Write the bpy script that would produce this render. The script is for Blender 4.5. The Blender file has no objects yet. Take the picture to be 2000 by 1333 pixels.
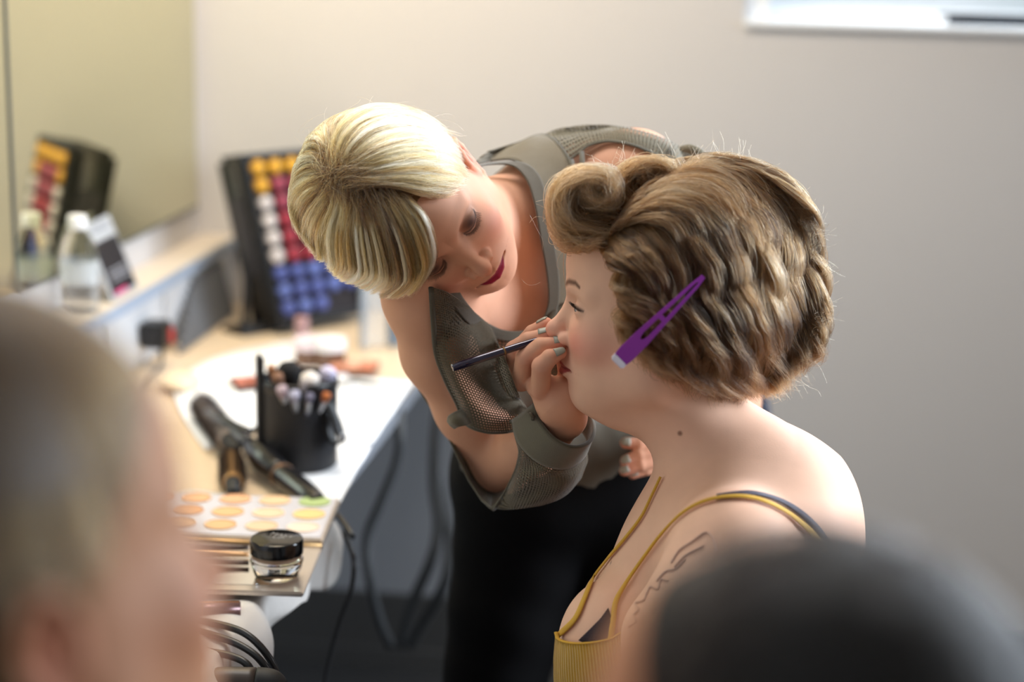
import bpy, bmesh, math, random
import numpy as np
from mathutils import Vector, Matrix
rnd = random.Random(7)
NR = np.random.RandomState(11)
PI = math.pi
sc = bpy.context.scene
COL = sc.collection

# ------------------------------------------------------------------ camera
FPX = 3500.0
YAW, PITCH, ROLL, CAMH = math.radians(7.8), math.radians(13.4), math.radians(1.3), 1.53
_f = np.array([-math.sin(YAW)*math.cos(PITCH), math.cos(YAW)*math.cos(PITCH), -math.sin(PITCH)])
_r = np.array([math.cos(YAW), math.sin(YAW), 0.0])
_u = np.cross(_r, _f)
_r2 = _r*math.cos(ROLL) + _u*math.sin(ROLL)
_u2 = -_r*math.sin(ROLL) + _u*math.cos(ROLL)
CR = np.stack([_r2, _u2, -_f], axis=1)          # columns: right, up, back
CO = np.array([0.0, 0.0, CAMH])
cd = bpy.data.cameras.new('camera'); cam = bpy.data.objects.new('camera', cd); COL.objects.link(cam)
cam.matrix_world = Matrix([[*CR[0], CO[0]], [*CR[1], CO[1]], [*CR[2], CO[2]], [0, 0, 0, 1]])
cd.sensor_width = 36.0
cd.lens = FPX/2000.0*36.0
cd.clip_start = 0.05
cd.dof.use_dof = True
cd.dof.focus_distance = 1.88
cd.dof.aperture_fstop = 2.0
sc.camera = cam

def V(px, py, d):
    """a point of the viewing frame (metres: right, up, back) on the ray of a picture point, d metres away"""
    return np.array([(px-1000.0)/FPX*d, -(py-666.5)/FPX*d, -d])
def v2w(p):
    p = np.asarray(p, float)
    return p @ CR.T + CO
def W(px, py, d):
    return v2w(V(px, py, d))
def on_plane(px, py, ax, val):
    d = W(px, py, 1.0) - CO
    return CO + d*((val-CO[ax])/d[ax])

# ------------------------------------------------------------------ light and exposure
wld = bpy.data.worlds.new('room_light'); sc.world = wld; wld.use_nodes = True
wn = wld.node_tree.nodes['Background']; wn.inputs[0].default_value = (0.90, 0.93, 0.97, 1); wn.inputs[1].default_value = 0.27
def area(name, loc, target, size, power, color, size_y=None):
    l = bpy.data.lights.new(name, 'AREA'); l.energy = power; l.color = color; l.size = size
    if size_y: l.shape = 'RECTANGLE'; l.size_y = size_y
    o = bpy.data.objects.new(name, l); COL.objects.link(o); o.location = loc
    o.rotation_euler = (Vector(target)-Vector(loc)).to_track_quat('-Z', 'Y').to_euler()
    return o
# daylight through the high window of the back wall ; the right hand light is added fill
area('daylight_back_window', (0.62, 3.50, 1.76), (0.1, 1.4, 0.9), 1.25, 34, (0.74, 0.87, 1.0), 0.50)
_rw = area('added_fill_right', (2.25, 2.15, 1.65), (0.2, 1.6, 1.0), 1.2, 42, (0.78, 0.88, 1.0), 1.0)
_rw.data.spread = math.radians(95)
# warm lamps over the make-up mirror, and an added overhead fill light
area('mirror_lamp', (-0.80, 2.80, 2.25), (-0.6, 3.3, 0.9), 0.5, 12, (1.0, 0.78, 0.50), 0.25)
area('added_fill_overhead', (-0.50, 2.2, 2.62), (-0.50, 2.3, 0.0), 1.1, 20, (1.0, 0.975, 0.95), 0.6)
sc.view_settings.view_transform = 'Standard'; sc.view_settings.look = 'None'
sc.view_settings.exposure = 0.0; sc.view_settings.gamma = 1.0; sc.view_settings.use_curve_mapping = False

# ------------------------------------------------------------------ materials
def lin(c):
    return tuple((x/255.0/12.92 if x/255.0 <= 0.04045 else ((x/255.0+0.055)/1.055)**2.4) for x in c)
_M = {}
def mat(name, rgb=(128, 128, 128), rough=0.5, metal=0.0, noise=0.0, nscale=40.0, bump=0.0, bscale=200.0, **kw):
    if name in _M: return _M[name]
    m = bpy.data.materials.new(name); m.use_nodes = True; nt = m.node_tree; b = nt.nodes['Principled BSDF']
    c = lin(rgb); b.inputs['Base Color'].default_value = (*c, 1)
    b.inputs['Roughness'].default_value = rough; b.inputs['Metallic'].default_value = metal
    tc = nt.nodes.new('ShaderNodeTexCoord')
    if noise > 0:
        n = nt.nodes.new('ShaderNodeTexNoise'); n.inputs['Scale'].default_value = nscale; n.inputs['Detail'].default_value = 4
        nt.links.new(tc.outputs['Object'], n.inputs['Vector'])
        r = nt.nodes.new('ShaderNodeMapRange'); r.inputs[3].default_value = 1-noise; r.inputs[4].default_value = 1+noise
        nt.links.new(n.outputs[0], r.inputs[0])
        mx = nt.nodes.new('ShaderNodeMix'); mx.data_type = 'RGBA'; mx.blend_type = 'MULTIPLY'; mx.inputs[0].default_value = 1
        mx.inputs[6].default_value = (*c, 1); nt.links.new(r.outputs[0], mx.inputs[7]); nt.links.new(mx.outputs[2], b.inputs['Base Color'])
    if bump > 0:
        n2 = nt.nodes.new('ShaderNodeTexNoise'); n2.inputs['Scale'].default_value = bscale
        nt.links.new(tc.outputs['Object'], n2.inputs['Vector'])
        bp = nt.nodes.new('ShaderNodeBump'); bp.inputs['Strength'].default_value = bump; bp.inputs['Distance'].default_value = 0.002
        nt.links.new(n2.outputs[0], bp.inputs['Height']); nt.links.new(bp.outputs[0], b.inputs['Normal'])
    for k, v in kw.items():
        k = {'trans': 'Transmission Weight', 'ior': 'IOR', 'coat': 'Coat Weight', 'sheen': 'Sheen Weight', 'alpha': 'Alpha', 'sss': 'Subsurface Weight', 'emis': 'Emission Strength', 'emc': 'Emission Color', 'spec': 'Specular IOR Level'}[k]
        b.inputs[k].default_value = v
    _M[name] = m
    return m

# ------------------------------------------------------------------ objects
def link(name, me, m=None, parent=None):
    o = bpy.data.objects.new(name, me); COL.objects.link(o)
    if m is not None:
        for q in (m if isinstance(m, (list, tuple)) else [m]): me.materials.append(q)
    if parent is not None:
        o.parent = parent
        o.matrix_parent_inverse = Matrix.Translation(-parent.matrix_world_loc) if hasattr(parent, 'matrix_world_loc') else parent.matrix_basis.inverted()
    return o
def tag(o, label=None, cat=None, group=None, kind=None):
    if label: o['label'] = label
    if cat: o['category'] = cat
    if group: o['group'] = group
    if kind: o['kind'] = kind
    return o
def thing(name, loc, label, cat, group=None, rot=None):
    o = bpy.data.objects.new(name, None); COL.objects.link(o); o.location = tuple(loc); o.empty_display_size = 0.05
    if rot is not None:
        o.rotation_euler = rot
    return tag(o, label, cat, group)
def smooth(me, on=True):
    me.polygons.foreach_set('use_smooth', [on]*len(me.polygons)); me.update()
def mesh_np(name, verts, faces, sm=True):
    me = bpy.data.meshes.new(name)
    me.from_pydata([tuple(v) for v in verts], [], [tuple(int(i) for i in f) for f in faces]); me.update()
    if sm: smooth(me)
    return me
def bm_obj(name, bm, m, parent=None, sm=False, bevel=0.0, seg=2):
    if bevel > 0:
        bmesh.ops.bevel(bm, geom=[e for e in bm.edges], offset=bevel, segments=seg, affect='EDGES', clamp_overlap=True)
    bmesh.ops.recalc_face_normals(bm, faces=bm.faces[:])
    me = bpy.data.meshes.new(name); bm.to_mesh(me); bm.free()
    if sm: smooth(me)
    return link(name, me, m, parent)
def struct(o): o['kind'] = 'structure'; return o
def add_box(bm, lo, hi, M=None):
    vs = [bm.verts.new((x, y, z)) for x in (lo[0], hi[0]) for y in (lo[1], hi[1]) for z in (lo[2], hi[2])]
    for f in ((0,1,3,2),(4,6,7,5),(0,4,5,1),(2,3,7,6),(0,2,6,4),(1,5,7,3)):
        bm.faces.new([vs[i] for i in f])
    if M is not None: bmesh.ops.transform(bm, matrix=M, verts=vs)
    return vs
def box(name, lo, hi, m, parent=None, bevel=0.0, M=None):
    bm = bmesh.new(); add_box(bm, lo, hi)
    if bevel > 0: bmesh.ops.bevel(bm, geom=bm.edges[:], offset=bevel, segments=2, affect='EDGES')
    if M is not None: bmesh.ops.transform(bm, matrix=M, verts=bm.verts[:])
    return bm_obj(name, bm, m, parent)
def lathe_bm(bm, prof, n=32, M=None):
    """prof: list of (radius, z)"""
    rings = []
    for r, z in prof:
        if r < 1e-6: rings.append([bm.verts.new((0, 0, z))])
        else: rings.append([bm.verts.new((r*math.cos(2*PI*i/n), r*math.sin(2*PI*i/n), z)) for i in range(n)])
    for a, b in zip(rings[:-1], rings[1:]):
        for i in range(n):
            j = (i+1) % n
            if len(a) == 1 and len(b) == 1: continue
            if len(a) == 1: bm.faces.new((a[0], b[j], b[i]))
            elif len(b) == 1: bm.faces.new((a[i], a[j], b[0]))
            else: bm.faces.new((a[i], a[j], b[j], b[i]))
    if M is not None: bmesh.ops.transform(bm, matrix=M, verts=[v for r in rings for v in r])
def lathe(name, prof, m, parent=None, n=32, M=None, sm=True):
    bm = bmesh.new(); lathe_bm(bm, prof, n, M)
    o = bm_obj(name, bm, m, parent, sm)
    if sm: sharp(o)
    return o
def sharp(o, ang=35):
    me = o.data
    bm = bmesh.new(); bm.from_mesh(me)
    for e in bm.edges:
        if len(e.link_faces) == 2 and e.calc_face_angle(0) > math.radians(ang): e.smooth = False
    bm.to_mesh(me); bm.free()
def catmull(P, n):
    """resample a polyline of control points with n points per span"""
    P = np.asarray(P, float)
    Q = np.vstack([2*P[0]-P[1], P, 2*P[-1]-P[-2]])
    out = []
    for i in range(1, len(Q)-2):
        for k in range(n):
            t = k/n; t2 = t*t; t3 = t2*t
            out.append(0.5*((2*Q[i]) + (-Q[i-1]+Q[i+1])*t + (2*Q[i-1]-5*Q[i]+4*Q[i+1]-Q[i+2])*t2 + (-Q[i-1]+3*Q[i]-3*Q[i+1]+Q[i+2])*t3))
    out.append(Q[-2]); return np.array(out)
def tube_geo(P, R, n=8, flat=1.0, up=None, cap=True):
    P = np.asarray(P, float); R = np.broadcast_to(np.asarray(R, float), (len(P),))
    T = np.gradient(P, axis=0); T /= np.linalg.norm(T, axis=1)[:, None]+1e-12
    u = np.array(up, float) if up is not None else np.array([0.0, 0.0, 1.0])
    if abs(np.dot(u, T[0])) > 0.9: u = np.array([1.0, 0.2, 0])
    vs, fs = [], []
    a = 2*PI*np.arange(n)/n
    for i in range(len(P)):
        u = u - T[i]*np.dot(u, T[i]); u /= np.linalg.norm(u)+1e-12
        w = np.cross(T[i], u)
        vs.append(P[i] + R[i]*(np.cos(a)[:, None]*w + flat*np.sin(a)[:, None]*u))
    for i in range(len(P)-1):
        for k in range(n):
            l = (k+1) % n
            fs.append((i*n+k, i*n+l, (i+1)*n+l, (i+1)*n+k))
    vs = np.vstack(vs)
    if cap:
        fs.append(tuple(range(n))[::-1]); fs.append(tuple(range((len(P)-1)*n, len(P)*n)))
    return vs, fs
def tube(name, P, R, m, parent=None, n=8, smp=6, flat=1.0, up=None):
    if smp > 1:
        k = len(P); Rr = np.broadcast_to(np.asarray(R, float), (k,))
        Q = catmull(np.hstack([np.asarray(P, float), Rr[:, None]]), smp); P, R = Q[:, :3], Q[:, 3]
    vs, fs = tube_geo(P, R, n, flat, up)
    return link(name, mesh_np(name, vs, fs), m, parent)
def vtube(name, P, R, m, parent=None, **k):
    """tube along picture points (px, py, distance)"""
    return tube(name, [W(*p) for p in P], R, m, parent, **k)
def frameM(o, x, y, z):
    return Matrix([[x[0], y[0], z[0], o[0]], [x[1], y[1], z[1], o[1]], [x[2], y[2], z[2], o[2]], [0, 0, 0, 1]])
def unit(v): v = np.asarray(v, float); return v/np.linalg.norm(v)
def rod_frame(a, b):
    """matrix whose z axis runs from a to b"""
    z = unit(np.asarray(b, float)-a); x = np.cross([0, 0, 1.0], z)
    x = unit(x) if np.linalg.norm(x) > 1e-3 else np.array([1.0, 0, 0])
    return frameM(a, x, np.cross(z, x), z)
def patch_geo(rows, nu=6, nv=6):
    """rows of control points -> smooth grid"""
    G = np.array(rows, float)
    A = np.stack([catmull(G[:, j], nu) for j in range(G.shape[1])], axis=1)
    B = np.stack([catmull(A[i], nv) for i in range(A.shape[0])], axis=0)
    return B
def grid_mesh(name, B, m, parent=None, thick=0.0015, uvs=1.0, wave=None):
    n, k = B.shape[:2]
    vs = B.reshape(-1, 3); idx = np.arange(n*k).reshape(n, k)
    fs = np.stack([idx[:-1, :-1], idx[1:, :-1], idx[1:, 1:], idx[:-1, 1:]], -1).reshape(-1, 4)
    me = mesh_np(name, vs, fs)
    U = np.concatenate([[0], np.cumsum(np.linalg.norm(np.diff(B[:, k//2], axis=0), axis=1))])
    Vv = np.concatenate([[0], np.cumsum(np.linalg.norm(np.diff(B[n//2], axis=0), axis=1))])
    uv = me.uv_layers.new(name='UVMap')
    li = np.empty(len(me.loops), int); me.loops.foreach_get('vertex_index', li)
    co = np.stack([U[li//k], Vv[li % k]], -1)*uvs
    uv.data.foreach_set('uv', co.ravel())
    o = link(name, me, m, parent)
    if thick > 0:
        s = o.modifiers.new('thickness', 'SOLIDIFY'); s.thickness = thick; s.offset = 0
    return o
m_black = mat('black_plastic', (20, 20, 22), 0.35)
# ------------------------------------------------------------------ the room
YB = 3.45; XL = -1.113; XR = 2.3
m_wall = mat('wall_paint', (206, 203, 202), 0.75, noise=0.015, nscale=3, bump=0.05, bscale=300)
m_low_panel = mat('under_counter_grey', (160, 163, 168), 0.7, noise=0.03, nscale=5)
m_skirt = mat('dark_vinyl_skirting', (74, 73, 72), 0.55)
m_floor = mat('dark_carpet', (44, 43, 43), 0.95, noise=0.2, nscale=60, bump=0.4, bscale=500)
m_white = mat('white_gloss_paint', (236, 238, 240), 0.35)
m_ceil = mat('ceiling_paint', (232, 228, 222), 0.8)
struct(box('floor', (-1.3, -0.6, -0.05), (XR+0.1, YB+0.3, 0), m_floor))
struct(box('ceiling', (-1.3, -0.1, 2.7), (XR+0.1, YB+0.3, 2.75), m_ceil))
# back wall with an opening for the high window
WX0, WX1, WZ0, WZ1 = -0.045, 1.32, 1.345, 2.02
bm = bmesh.new()
T = 0.22
add_box(bm, (-1.3, YB, 0), (WX0, YB+T, 2.7)); add_box(bm, (WX1, YB, 0), (XR+0.1, YB+T, 2.7))
add_box(bm, (WX0, YB, 0), (WX1, YB+T, WZ0)); add_box(bm, (WX0, YB, WZ1), (WX1, YB+T, 2.7))
struct(bm_obj('wall_back', bm, m_wall))
struct(box('wall_left', (XL-0.1, -0.1, 0), (XL, YB, 2.7), m_wall))
bm = bmesh.new()
add_box(bm, (XR, -0.1, 0), (XR+0.1, 1.0, 2.7)); add_box(bm, (XR, 2.8, 0), (XR+0.1, YB, 2.7))
add_box(bm, (XR, 1.0, 0), (XR+0.1, 2.8, 1.0)); add_box(bm, (XR, 1.0, 2.2), (XR+0.1, 2.8, 2.7))
struct(bm_obj('wall_right', bm, m_wall))
bm = bmesh.new()
for a, b in (((XR+0.03, 1.0, 1.0), (XR+0.08, 1.06, 2.2)), ((XR+0.03, 2.74, 1.0), (XR+0.08, 2.8, 2.2)), ((XR+0.03, 1.06, 1.0), (XR+0.08, 2.74, 1.06)), ((XR+0.03, 1.06, 2.14), (XR+0.08, 2.74, 2.2))): add_box(bm, a, b)
struct(bm_obj('added_window_right', bm, m_white))  # unseen window, added to carry the right hand fill light
# window 1: white frame, sill, frosted pane
w1 = bpy.data.objects.new('window_1', None); COL.objects.link(w1); w1.location = (WX0, YB, WZ0); struct(w1)
bm = bmesh.new(); fw = 0.045
add_box(bm, (WX0, YB+0.02, WZ0), (WX0+fw, YB+0.15, WZ1)); add_box(bm, (WX1-fw, YB+0.02, WZ0), (WX1, YB+0.15, WZ1))
add_box(bm, (WX0+fw, YB+0.10, WZ0), (WX1-fw, YB+0.15, WZ0+0.025)); add_box(bm, (WX0+fw, YB+0.10, WZ1-fw), (WX1-fw, YB+0.15, WZ1))
bm_obj('window_frame', bm, m_white, w1, bevel=0.002)
bm = bmesh.new(); add_box(bm, (WX0-0.002, YB-0.012, WZ0-0.012), (WX1, YB+0.20, WZ0+0.001)); bm_obj('window_sill', bm, m_white, w1, bevel=0.003)
m_pane = mat('frosted_pane', (120, 126, 130), 0.35, emis=0.62, emc=(0.83, 0.90, 0.96, 1))
_nt = m_pane.node_tree; _tc = _nt.nodes.new('ShaderNodeTexCoord'); _no = _nt.nodes.new('ShaderNodeTexNoise'); _no.inputs['Scale'].default_value = 1.6; _no.inputs['Detail'].default_value = 1
_rr = _nt.nodes.new('ShaderNodeValToRGB'); _rr.color_ramp.elements[0].color = (0.30, 0.38, 0.38, 1); _rr.color_ramp.elements[0].position = 0.35; _rr.color_ramp.elements[1].color = (0.86, 0.93, 1.0, 1); _rr.color_ramp.elements[1].position = 0.6
_nt.links.new(_tc.outputs['Object'], _no.inputs[0]); _nt.links.new(_no.outputs[0], _rr.inputs[0]); _nt.links.new(_rr.outputs[0], _nt.nodes['Principled BSDF'].inputs['Emission Color'])
box('window_pane', (WX0+fw, YB+0.12, WZ0+0.02), (WX1-fw, YB+0.126, WZ1-fw), m_pane, w1)
# casement stay lying along the sill
t = thing('window_stay', (0.40, YB+0.03, WZ0+0.001), 'dark metal window stay bar resting on the white sill of the high window', 'window stay')
m_dark = mat('dark_metal', (40, 44, 50), 0.4, 0.6)
box('bar', (0.33, YB+0.020, WZ0+0.003), (0.80, YB+0.034, WZ0+0.017), m_dark, t, 0.002)
box('bar_edge', (0.315, YB+0.034, WZ0+0.017), (0.80, YB+0.05, WZ0+0.024), mat('dull_steel', (150, 158, 168), 0.4, 0.7), t, 0.001)
# darker grey panel low on the back wall, and the skirting
struct(box('trim_1', (XL, YB-0.02, 0.10), (-0.38, YB, 0.74), m_low_panel))
struct(box('baseboard_back', (XL, YB-0.034, 0), (XR, YB, 0.155), m_skirt, bevel=0.004))
struct(box('trim_2', (XL, YB-0.05, 0), (-0.40, YB-0.035, 0.04), m_skirt))
# mirrors on the left wall
m_mir = mat('tinted_mirror_glass', (218, 216, 186), 0.02, 1.0)
m_edge = mat('mirror_edge_glass', (58, 66, 66), 0.3)
seamY = on_plane(28, 580, 0, XL)[1]
mr = thing('wall_mirror', (XL, 3.0, 0.95), 'large olive tinted mirror on left wall, ending at the far corner', 'mirror')
box('mirror_glass', (XL, seamY+0.003, 0.952), (XL+0.005, YB-0.035, 2.05), m_mir, mr)
box('mirror_edge', (XL, YB-0.035, 0.952), (XL+0.006, YB-0.028, 2.05), mat('polished_mirror_edge', (196, 190, 168), 0.3), mr)
box('mirror_edge', (XL, seamY-0.003, 0.952), (XL+0.0062, seamY+0.004, 2.05), m_edge, mr)
box('mirror_edge', (XL, seamY+0.003, 0.947), (XL+0.006, YB-0.028, 0.952), m_edge, mr)
mr2 = thing('wall_mirror', (XL, 1.9, 0.95), 'second mirror panel, cut off by the left edge of the picture', 'mirror')
box('mirror_glass', (XL, 1.4, 0.952), (XL+0.005, seamY-0.006, 2.05), m_mir, mr2)
box('mirror_edge', (XL, seamY-0.006, 0.952), (XL+0.0062, seamY-0.002, 2.05), m_edge, mr2)
# ledge (box trunking) below the mirror with socket panels
lg = thing('ledge', (XL, 2.4, 0.84), 'pale laminate ledge with blue-grey edge running below the mirror', 'ledge')
m_ledge = mat('pale_laminate', (212, 200, 186), 0.45, noise=0.03, nscale=8)
box('ledge_top', (XL, 1.2, 0.872), (XL+0.078, YB-0.001, 0.890), m_ledge, lg, 0.002)
box('ledge_edge', (XL+0.078, 1.2, 0.870), (XL+0.083, YB-0.001, 0.889), mat('blue_grey_edging', (150, 165, 186), 0.4), lg)
box('front_panel', (XL, 1.2, 0.756), (XL+0.068, YB-0.001, 0.872), mat('trunking_pale_grey', (196, 198, 202), 0.45), lg)
for i, (a, b) in enumerate(((3.02, 3.40), (2.72, 2.99), (2.45, 2.69), (2.16, 2.42))):
    box('cover_plate', (XL+0.068, a, 0.775), (XL+0.072, b, 0.866), mat('trunking_plate', (206, 208, 212), 0.4), lg, 0.001)
# counter
m_top = mat('beige_laminate', (226, 204, 174), 0.35, noise=0.03, nscale=10)
ct = thing('counter', (-0.83, 2.4, 0), 'long beige make-up counter along the left wall', 'counter')
box('counter_top', (XL+0.001, 0.9, 0.726), (-0.563, YB-0.003, 0.75), m_top, ct, 0.003)
box('edge_strip', (-0.563, 0.9, 0.726), (-0.559, YB-0.003, 0.7495), mat('grey_edge_strip', (138, 142, 150), 0.4), ct)
for y in (1.72, 0.98):
    box('leg', (-0.60, y, 0.0), (-0.565, y+0.035, 0.722), mat('blue_grey_steel_leg', (72, 84, 104), 0.35, 0.5), ct, 0.003)
# ------------------------------------------------------------------ things on the ledge and the counter
ZT = 0.75
def T(px, py, h=0.0): return on_plane(px, py, 2, ZT+h)
m_black = mat('black_plastic', (20, 20, 22), 0.35)
m_blackmat = mat('black_matt', (24, 25, 28), 0.6, noise=0.1, nscale=30)
m_whitep = mat('white_plastic', (240, 240, 242), 0.4)
m_clear = mat('clear_plastic', (245, 248, 250), 0.04, trans=1.0, ior=1.30)
m_silver = mat('brushed_silver', (196, 196, 200), 0.28, 0.9)
m_gold = mat('rose_gold', (190, 140, 100), 0.3, 0.8)
m_paper = mat('white_paper_towel', (246, 247, 250), 0.8, bump=0.3, bscale=120)
# --- paper towels laid over the counter
def paper(pts, label, name='paper_towel', h=0.003, wob=0.0015, m=m_paper, seed=0):
    rows = [[np.array(T(*p[:2])) + np.array([0, 0, h + (p[2] if len(p) > 2 else 0)]) for p in r] for r in pts]
    B = patch_geo(rows, 6, 6); rs = np.random.RandomState(seed)
    ph = rs.rand(4)*6
    B[..., 2] += wob*(1+np.sin(B[..., 0]*60+ph[0])*np.cos(B[..., 1]*43+ph[1]))*0.9
    o = grid_mesh(name, B, m, None, 0.0008)
    tag(o, label, 'paper towel', 'paper towels covering the counter'); return o
paper([[(335, 745), (430, 700), (560, 672)], [(345, 805), (480, 765), (640, 705)], [(400, 885), (540, 835), (700, 760)]], 'white paper towel lying farthest back on the counter behind the brush pot', seed=1)
paper([[(640, 745), (720, 745), (806, 752)], [(620, 800), (695, 800), (775, 800)], [(610, 868), (670, 874), (726, 873)]], 'white paper towel lying right of the brush pot by the counter edge', seed=2, h=0.004)
paper([[(590, 862), (650, 874), (724, 880)], [(570, 930), (620, 940), (685, 950)], [(560, 985), (610, 1000), (655, 1012)]], 'white paper towel lying in front of the brush pot, under the curling wand', seed=3, h=0.0055)
# crumpled towel hanging over the near corner, under the big palette
def w(px, py, h=0.0, dx=0.0, dz=0.0):
    p = T(px, py, h); return (p[0]+dx, p[1], p[2]+dz)
rows = []
for i, y in enumerate(np.linspace(1.62, 2.22, 13)):
    r = []; a = 0.010*math.sin(i*1.9)
    r.append((-0.86, y, ZT+0.004)); r.append((-0.72, y+0.01, ZT+0.006+abs(a)*0.5)); r.append((-0.62, y, ZT+0.005+abs(a)*0.6)); r.append((-0.556, y, ZT+0.010+a*0.3))
    r.append((-0.536+a*0.7, y+a, ZT-0.002)); r.append((-0.528+a*1.2, y+a, ZT-0.028)); r.append((-0.530+a*1.6, y-a, ZT-0.052+0.02*math.sin(i*1.1)))
    rows.append(r)
B = patch_geo(rows, 6, 6)
B[..., 2] += 0.0022*np.sin(B[..., 1]*95+B[..., 0]*30) + 0.0015*np.sin(B[..., 1]*41-B[..., 0]*83)
tag(grid_mesh('plastic_sheet', B, mat('thin_white_plastic_film', (226, 222, 216), 0.28, bump=0.4, bscale=60), None, 0.0008), 'crumpled thin white plastic sheet under the silver palette, hanging over the counter edge', 'plastic sheet')
# --- water bottle on the ledge
bx, by = XL+0.043, 2.69
t = thing('water_bottle', (bx, by, 0.8905), 'small clear water bottle with a white cap on the ledge before the mirror', 'bottle')
Mb = Matrix.Translation((bx, by, 0.8905))
m_pet = mat('clear_bottle', (236, 242, 246), 0.05, trans=1.0, ior=1.18, alpha=0.75)
prof = [(0.0, 0.003), (0.022, 0.0), (0.0290, 0.006), (0.0300, 0.02), (0.0285, 0.03), (0.0300, 0.04), (0.0285, 0.05), (0.0300, 0.06), (0.0300, 0.085), (0.0292, 0.098), (0.024, 0.118), (0.0150, 0.134), (0.0125, 0.139), (0.0125, 0.146)]
lathe('bottle_body', prof, m_pet, t, 40, Mb)
lathe('bottle_cap', [(0, 0.159), (0.0135, 0.159), (0.0150, 0.156), (0.0152, 0.141), (0.0148, 0.138), (0, 0.138)], m_whitep, t, 32, Mb)
lathe('bottle_label', [(0.0303, 0.05), (0.0304, 0.088)], mat('translucent_label', (226, 232, 236), 0.4, alpha=0.5), t, 40, Mb)
# --- tent card
a, b_ = on_plane(212, 572, 0, XL+0.066), on_plane(252, 545, 0, XL+0.066)
a = np.array([XL+0.066, 2.775, 0.892]); b_ = np.array([XL+0.066, 2.90, 0.892])
tl, tr_ = on_plane(162, 442, 0, XL+0.02), on_plane(212, 418, 0, XL+0.02)
t = thing('display_card', tuple(a), 'small black display card in a clear stand, leaning on the ledge beside the bottle', 'display card')
def quad(name, pts, m, parent, thick=0.002, off=0.0):
    p = np.array(pts, float); n = unit(np.cross(p[1]-p[0], p[3]-p[0]))
    if n[0] < 0: n = -n
    p = p+n*off
    me = mesh_np(name, np.vstack([p, p-n*thick]), [(0,1,2,3),(7,6,5,4),(0,4,5,1),(1,5,6,2),(2,6,7,3),(3,7,4,0)], False)
    return link(name, me, m, parent)
q = lambda u, v: (a*(1-u)+b_*u)*(1-v) + (tl*(1-u)+tr_*u)*v
quad('card_stand', [q(0, 0), q(1, 0), q(1, 1), q(0, 1)], mat('pale_grey_card', (176, 180, 184), 0.4), t)
quad('card_face', [q(0.08, 0.05), q(0.95, 0.05), q(0.95, 0.74), q(0.08, 0.74)], mat('card_black_print', (28, 28, 34), 0.35), t, 0.001, 0.0012)
quad('card_print', [q(0.15, 0.05), q(0.6, 0.05), q(0.6, 0.10), q(0.15, 0.10)], mat('card_pink_print', (206, 60, 120), 0.4), t, 0.001, 0.0018)
for v0 in (0.22, 0.28, 0.34, 0.86, 0.92):
    quad('card_print', [q(0.2, v0), q(0.85, v0), q(0.85, v0+0.022), q(0.2, v0+0.022)], mat('card_grey_print', (150, 152, 160) if v0 < 0.5 else (120, 124, 128), 0.4), t, 0.001, 0.0018)
# --- plug in the socket with its cable; crumpled tissue
p0 = np.array([XL+0.073, 2.86, 0.808])
p0 = on_plane(292, 652, 0, XL+0.085)
t = thing('plug', tuple(p0), 'black mains plug with a red mark in the trunking socket', 'plug')
box('plug_body', tuple(p0-[0.012, 0.026, 0.022]), tuple(p0+[0.034, 0.026, 0.022]), m_black, t, 0.005)
box('plug_switch', tuple(p0+[0.032, 0.004, -0.018]), tuple(p0+[0.037, 0.020, 0.010]), mat('red_plastic', (190, 40, 44), 0.4), t, 0.002)
tube('plug_cable', [p0+[0.02, 0, -0.02], p0+[0.03, -0.03, -0.045], p0+[0.035, -0.12, -0.05], p0+[0.05, -0.24, -0.052]], 0.003, m_black, t)
def blob(name, c, r, m, seed, amp=0.25, nu=28, nv=18, parent=None):
    rs = np.random.RandomState(seed); k = rs.randn(7, 3)*2.2; ph = rs.rand(7)*6
    vs = []
    for i in range(nv+1):
        th = PI*i/nv
        for j in range(nu):
            f = 2*PI*j/nu; d = np.array([math.sin(th)*math.cos(f), math.sin(th)*math.sin(f), math.cos(th)])
            s = 1+amp*sum(abs(math.sin(k[q]@d+ph[q]))-0.6 for q in range(7))/3
            v = np.array(c)+d*np.array(r)*s; vs.append(v)
    vs = np.array(vs); vs[:, 2] = np.maximum(vs[:, 2], c[2]-r[2]*0.98)
    fs = [(i*nu+j, (i+1)*nu+j, (i+1)*nu+(j+1) % nu, i*nu+(j+1) % nu) for i in range(nv) for j in range(nu)]
    return link(name, mesh_np(name, vs, fs), m, parent)
c = T(243, 690); tag(blob('tissue', (c[0]+0.02, c[1]-0.03, ZT+0.030), (0.035, 0.05, 0.028), m_paper, 3), 'crumpled white tissue on the counter below the plug', 'tissue')
c = T(350, 765); tag(blob('tissue', (c[0], c[1], ZT+0.016), (0.035, 0.04, 0.014), mat('beige_tissue', (226, 206, 176), 0.8), 8), 'small crumpled beige tissue at the back of the counter behind the round brush', 'tissue')
# --- ribbed grey slab leaning on the trunking
A0, A1 = np.array([XL+0.11, 2.98, ZT+0.004]), np.array([XL+0.11, 3.32, ZT+0.004])
t = thing('ribbed_slab', tuple(A0), 'ribbed grey slab leaning on the trunking left of the black case', 'heat mat')
for i in range(9):
    z0, z1 = ZT+0.003+i*0.0115, ZT+0.0125+i*0.0115
    x0, x1 = XL+0.105-i*0.003, XL+0.102-i*0.003
    l = 0.34-0.02*i
    me = mesh_np('rib', [(x0, 3.34-l, z0), (x0, 3.34, z0), (x1, 3.34, z1), (x1, 3.34-l, z1), (x0-0.006, 3.34-l, z0), (x0-0.006, 3.34, z0), (x1-0.006, 3.34, z1), (x1-0.006, 3.34-l, z1)], [(0,1,2,3),(7,6,5,4),(0,4,5,1),(1,5,6,2),(2,6,7,3),(3,7,4,0)], False)
    link('rib', me, mat('slab_grey', (104, 106, 110), 0.6), t)
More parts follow.
